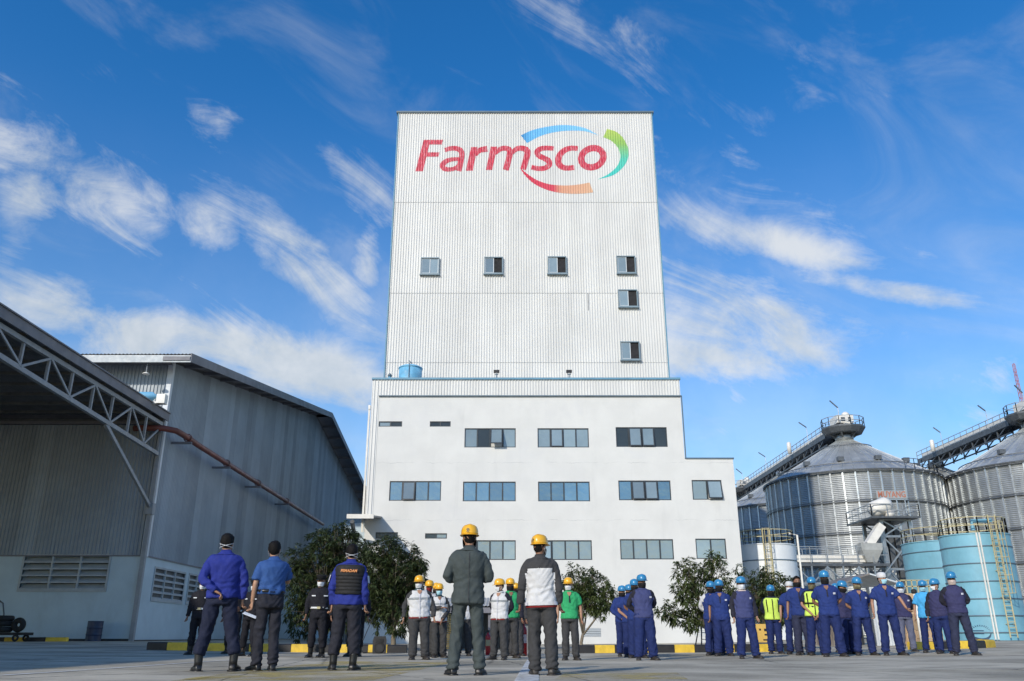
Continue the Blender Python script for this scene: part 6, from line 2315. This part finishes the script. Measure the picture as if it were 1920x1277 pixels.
def finish_people():
    """grow each body and each garment into one continuous surface, then join the hands to the body"""
    for o, vx, *_ in REMESH + GARM:
        md = o.modifiers.new('grow', 'REMESH')
        md.mode = 'VOXEL'
        md.voxel_size = vx
        sm = o.modifiers.new('soft', 'SMOOTH')
        sm.factor = .5
        sm.iterations = 2 if o.name.startswith('body') else 5
    bpy.context.view_layer.update()
    dg = bpy.context.evaluated_depsgraph_get()
    for o, vx, seed, fn, amp in GARM:
        me = bpy.data.meshes.new_from_object(o.evaluated_get(dg), depsgraph=dg)
        old = o.data
        o.modifiers.clear()
        o.data = me
        me.materials.clear()
        for m_ in old.materials: me.materials.append(m_)
        if fn:
            me.polygons.foreach_set('material_index', [1 if fn(p.center) else 0 for p in me.polygons])
        fold_noise(me, amp, seed, o.name.startswith('trousers'))
        me.polygons.foreach_set('use_smooth', [True] * len(me.polygons))
        me.update()
        bpy.data.meshes.remove(old)
    for o, vx, hg in REMESH:
        me = bpy.data.meshes.new_from_object(o.evaluated_get(dg), depsgraph=dg)
        nv, npoly = len(me.vertices), len(me.polygons)
        bm = bmesh.new()
        bm.from_mesh(me)
        vs_ = [bm.verts.new(p) for p in hg.v]
        for f in hg.f:
            bm.faces.new([vs_[i] for i in f])
        for f in bm.faces: f.smooth = True
        old = o.data
        mat = old.materials[0]
        bm.to_mesh(me)
        bm.free()
        me.name = 'body'
        o.modifiers.clear()
        o.data = me
        if not me.materials: me.materials.append(mat)
        bpy.data.meshes.remove(old)
NEAR = dict(voxel=.010, near=True)
G_Y, G_B, G_G = 'yellow helmet workers', 'blue helmet workers', 'security guards in black'
# three men at the left, seen from behind
person('man in royal blue long-sleeved shirt seen from behind, one hand on his back', 418, 1257, 998, 180, -8, 0, ('hang', 'behind'), .13, .02, 'royal', None, True, 'navy', .88, shoe='boot', extras=('xstrap',), mask='wmask', skin=0, ws=1.0, leg=1.02, **NEAR)
person('man in blue short-sleeved office shirt, hand raised to his face, white mask', 506, 1258, 1012, 205, -25, 0, ('face', 'hang'), .01, .05, 'office', None, False, 'char', .9, tuck=True, shoe='dress', mask='wmask', skin=2, ws=.97, leg=.86, **NEAR)
person('man in black padded vest with orange lettering over a blue shirt', 650, 1257, 1018, 180, 6, 0, ('hang', 'hang'), .055, 0, 'royal', None, True, 'char', .86, shoe='boot', vest='armour', extras=('xstrap',), mask='wmask', skin=0, ws=.95, leg=1.04, **NEAR)
# two men in front of the middle
person('man in dark grey-green suit and yellow helmet seen from behind', 876, 1266, 984, 180, 0, 0, ('cup', 'cup'), .075, 0, 'suit', None, True, 'suit', .80, hat='y', shoe='dress', mask='black', extras=('seam', 'helmet_mark'), skin=0, ws=.98, fat=1.0, leg=.88, **NEAR)
person('man in white and grey jacket and yellow helmet seen from behind', 1018, 1266, 1003, 180, -25, 0, ('hang', 'hang2'), .03, .03, 'white', 'grey', True, 'grey', .84, hat='y', mask='wmask', extras=('yoke', 'helmet_mark'), skin=1, ws=.98, leg=1.02, collar='grey', **NEAR)
# guards in black behind the left men
person('guard in black with white belt at the far left, half behind the blue-shirted man', 374, 1228, 1083, 0, 0, 0, ('hang', 'hang'), .04, 0, 'guard', None, True, 'guard', .9, tuck=True, belt='white', hat='peak', mask='wmask', shoe='boot', extras=('guard',), group=G_G, skin=1)
person('guard in black seen between the two blue-shirted men, holding white papers', 470, 1231, 1085, -20, 0, 0, ('paper', 'hang'), .08, .06, 'guard', None, True, 'guard', .88, hat='peak', mask='wmask', shoe='boot', extras=('guard',), group=G_G, skin=1, Yfix=20.5)
person('guard in black mostly hidden behind the legs of the left blue-shirted man', 440, 1226, 1090, 0, 0, 0, ('hang', 'hang'), .03, 0, 'guard', None, True, 'guard', .9, tuck=True, belt='white', hat='k', mask='wmask', shoe='boot', group=G_G, skin=1)
person('guard in black with peaked cap and white belt left of the armoured vest', 597, 1233, 1076, 0, -6, 0, ('hang', 'hang'), .035, 0, 'guard', None, True, 'guard', .9, tuck=True, belt='white', hat='peak', mask='wmask', shoe='boot', extras=('guard',), group=G_G, skin=1)
person('guard in black with dark round helmet and white cord, next to the armoured vest', 619, 1231, 1074, -6, 0, 0, ('hang', 'hang'), .035, 0, 'guard', None, True, 'guard', .9, tuck=True, belt='white', hat='k', mask='bluemask', shoe='boot', extras=('guard', 'lanyard'), group=G_G, skin=1)
person('guard in black hidden behind the man in the armoured vest', 668, 1228, 1080, 0, 0, 0, ('hang', 'hang'), .03, 0, 'guard', None, True, 'guard', .9, tuck=True, belt='white', hat='peak', mask='wmask', shoe='boot', group=G_G, skin=1)
# yellow helmets
person('stout worker in white vest shirt and yellow helmet, foremost of the left yellow helmets', 788, 1237, 1079, 8, -22, 0, ('hang', 'hang'), .05, 0, 'white', 'grey', True, 'grey', .86, hat='y', mask='wmask', extras=('stripes', 'hem'), fat=1.18, ws=1.08, leg=1.15, group=G_Y, skin=0, collar='greenc')
person('yellow helmet worker just behind the stout worker in white', 806, 1232, 1088, 5, -10, 0, ('hang', 'hang'), .03, 0, 'white', 'grey', True, 'grey', .86, hat='y', mask='maroon', group=G_Y, skin=1, collar='greenc')
person('yellow helmet worker in the gap between two others, only helmet showing', 815, 1231, 1093, 0, 0, 0, ('hang', 'hang'), .03, 0, 'white', 'grey', True, 'grey', .86, hat='y', mask='black', group=G_Y, skin=1)
person('yellow helmet worker with pale blue mask and folded arms by the suited man', 825, 1236, 1094, 5, 0, 0, ('fold', 'front'), .02, 0, 'white', 'grey', True, 'grey', .84, hat='y', mask='bluemask', extras=('stripes', 'hem'), group=G_Y, skin=1, collar='greenc', ws=.94)
person('yellow helmet worker almost wholly hidden behind the suited man', 870, 1230, 1092, 0, 0, 0, ('hang', 'hang'), .04, 0, 'white', 'grey', True, 'grey', .84, hat='y', mask='wmask', group=G_Y, skin=1)
person('worker in white shirt and yellow helmet looking left, hands behind back', 936, 1238, 1085, -22, -40, -4, ('behind', 'behind'), .05, 0, 'white', 'sleeve', True, 'grey', .86, hat='y', mask='wmask', extras=('stripes', 'hem'), group=G_Y, skin=0, collar='greenc', leg=1.08, fat=1.05)
person('yellow helmet worker in green shirt and dark jacket beside the white-shirted one', 957, 1234, 1084, 10, 0, 0, ('behind', 'hang'), .03, 0, 'green', 'sleeve', True, 'grey', .86, hat='y', mask='black', group=G_Y, skin=1, leg=1.05)
person('yellow helmet worker peeping out behind the green and dark jacket', 968, 1230, 1093, 10, 0, 0, ('hang', 'hang'), .03, 0, 'grey', None, True, 'grey', .86, hat='y', mask='black', group=G_Y, skin=1)
person('worker in green polo shirt, yellow helmet and white mask near the small tree', 1069, 1238, 1083, 8, -18, 0, ('hang', 'hang'), .03, .02, 'green', None, False, 'grey', .86, hat='y', mask='wmask', group=G_Y, skin=0)
# blue helmets, first file
person('foremost blue helmet worker of the file before the bare white wall, hands behind back', 1208, 1238, 1077, 12, 10, 0, ('behind', 'behind'), .075, 0, 'indigo', 'sleeve', True, 'cobaltd', .84, hat='b', mask='black', badge=True, group=G_B, skin=1, leg=1.25, ws=1.06)
person('blue helmet worker second in the file before the bare white wall', 1194, 1234, 1086, 4, 6, 0, ('behind', 'behind'), .05, 0, 'cobalt', None, False, 'cobaltd', .82, hat='b', mask='black', group=G_B, skin=1, leg=1.15)
person('blue helmet worker third in the file, forearm showing', 1181, 1233, 1096, 10, 10, 0, ('front', 'front'), .03, 0, 'cobalt', None, False, 'cobaltd', .82, hat='b', mask='black', group=G_B, skin=0, leg=1.1)
person('blue helmet worker leftmost and last in the file before the bare white wall', 1167, 1231, 1098, 10, 12, 0, ('front', 'front'), .02, 0, 'cobalt', None, True, 'cobaltd', .82, hat='b', mask='black', group=G_B, skin=0, leg=1.05)
# second file
person('blue helmet worker in blue polo shirt with hanging arms before the loose leafy tree', 1353, 1230, 1087, -6, 6, 0, ('hang', 'behind'), .05, 0, 'cobalt', None, False, 'cobaltd', .80, hat='b', mask='black', badge=True, group=G_B, skin=1, leg=1.2)
person('blue helmet worker in the gap behind the polo shirt, before the leafy tree', 1342, 1228, 1094, 0, -8, 0, ('behind', 'behind'), .03, 0, 'cobalt', None, False, 'cobaltd', .82, hat='b', mask='black', group=G_B, skin=0)
person('blue helmet worker with a white stripe of sleeve, leftmost before the leafy tree', 1333, 1229, 1090, 8, 10, 0, ('behind', 'hang'), .03, 0, 'cobalt', 'white', True, 'cobaltd', .82, hat='b', mask='black', group=G_B, skin=1, leg=1.05)
person('blue helmet worker in faded indigo shirt with pale face scarf, right of the leafy tree', 1398, 1235, 1081, 6, -6, 0, ('hang', 'hang'), .085, 0, 'indigo', 'sleeve', True, 'cobaltd', .84, hat='b', mask='scarf', badge=True, extras=('glasses',), group=G_B, skin=2, leg=1.15, collar='skinpale')
# right hand crowd
person('blue helmet worker in yellow-green vest standing by the yellow generator', 1449, 1226, 1097, 0, 0, -3, ('behind', 'behind'), .03, 0, 'navy', None, True, 'cobaltd', .82, hat='b', mask='black', vest='hivis', group=G_B, skin=0, leg=1.1)
person('worker in white cap and white mask half behind the bare-headed worker', 1484, 1227, 1090, 0, -14, 0, ('hang', 'hang'), .03, 0, 'cobalt', None, False, 'cobaltd', .82, cap='white', mask='wmask', group=G_B, skin=0)
person('bare-headed worker with black hair and black mask in blue polo shirt', 1501, 1228, 1079, -4, 8, 0, ('hang', 'behind'), .03, 0, 'cobalt', None, False, 'denim', .84, mask='black', group=G_B, skin=1, leg=1.1)
person('blue helmet worker in yellow-green vest with hands clasped in front', 1526, 1229, 1082, 6, 0, 0, ('front', 'front'), .05, 0, 'navy', None, False, 'cobaltd', .82, hat='b', mask='camo', vest='hivis', extras=('hband',), group=G_B, skin=0, leg=1.15)
person('tallest blue helmet worker in blue polo shirt and black mask, in the right crowd', 1556, 1231, 1070, 0, 4, 0, ('behind', 'behind'), .075, 0, 'cobalt', None, False, 'cobaltd', .82, hat='b', mask='black', badge=True, group=G_B, skin=1, leg=1.15, ws=1.05)
person('blue helmet worker only half seen behind the tallest one', 1574, 1223, 1094, 0, -10, 0, ('hang', 'hang'), .03, 0, 'cobalt', None, False, 'cobaltd', .82, hat='b', mask='wmask', group=G_B, skin=0)
person('blue helmet worker turned sideways right of the tallest one, black mask', 1585, 1227, 1089, 35, 30, -8, ('hang', 'behind'), .03, 0, 'purple', None, True, 'cobaltd', .84, hat='b', mask='black', group=G_B, skin=0, leg=1.05)
person('blue helmet worker with camouflage face scarf and wide stance', 1614, 1229, 1082, 8, 14, -4, ('behind', 'behind'), .085, 0, 'cobalt', None, False, 'cobaltd', .82, hat='b', mask='camo', badge=True, group=G_B, skin=0, leg=1.1)
person('worker in white cap and pale blue mask with forearms held out', 1665, 1229, 1073, 6, 26, 0, ('hang2', 'out'), .075, 0, 'cobalt', None, False, 'cobaltd', .82, cap='white', mask='bluemask', badge=True, group=G_B, skin=0, leg=1.05)
person('blue helmet worker in grey trousers with patterned face scarf', 1694, 1222, 1091, 0, -6, 0, ('behind', 'behind'), .05, 0, 'purple', 'sleeve', True, 'fadedgrey', .84, hat='b', mask='scarf', badge=True, group=G_B, skin=0)
person('blue helmet worker in light blue tee shirt and pale mask', 1738, 1224, 1088, 0, 4, 0, ('hang', 'hang'), .055, 0, 'cyan', None, False, 'cobaltd', .82, hat='b', mask='bluemask', group=G_B, skin=0)
person('blue helmet worker looking left between the light blue tee and the rightmost man', 1764, 1226, 1085, -10, -50, 0, ('hang', 'behind'), .03, 0, 'purple', 'sleeve', True, 'cobaltd', .84, hat='b', mask='wmask', group=G_B, skin=0)
person('rightmost blue helmet worker with sunglasses and tan face scarf, wide stance', 1798, 1229, 1072, 0, -6, 0, ('behind', 'behind'), .095, 0, 'purple', 'sleeve', True, 'denim', .86, hat='b', mask='skinpale', badge=True, extras=('glasses',), group=G_B, skin=0, leg=1.05)
finish_people()
q = pix(466, 1155, 20.2)
pp_ = thing('white_papers', 'sheet of white paper held by a guard between the two blue-shirted men', 'paper', (q.x, q.y, q.z))
MB().add([(-.14, -.02, .05), (.16, .02, -.06), (.18, .1, -.02), (-.12, .08, .09), (-.14, -.02, .06), (.16, .02, -.05), (.18, .1, -.01), (-.12, .08, .10)], [(0, 3, 2, 1), (4, 5, 6, 7), (0, 1, 5, 4), (1, 2, 6, 5), (2, 3, 7, 6), (3, 0, 4, 7)]).build('sheet', FAB['wmask'], pp_, local=True)
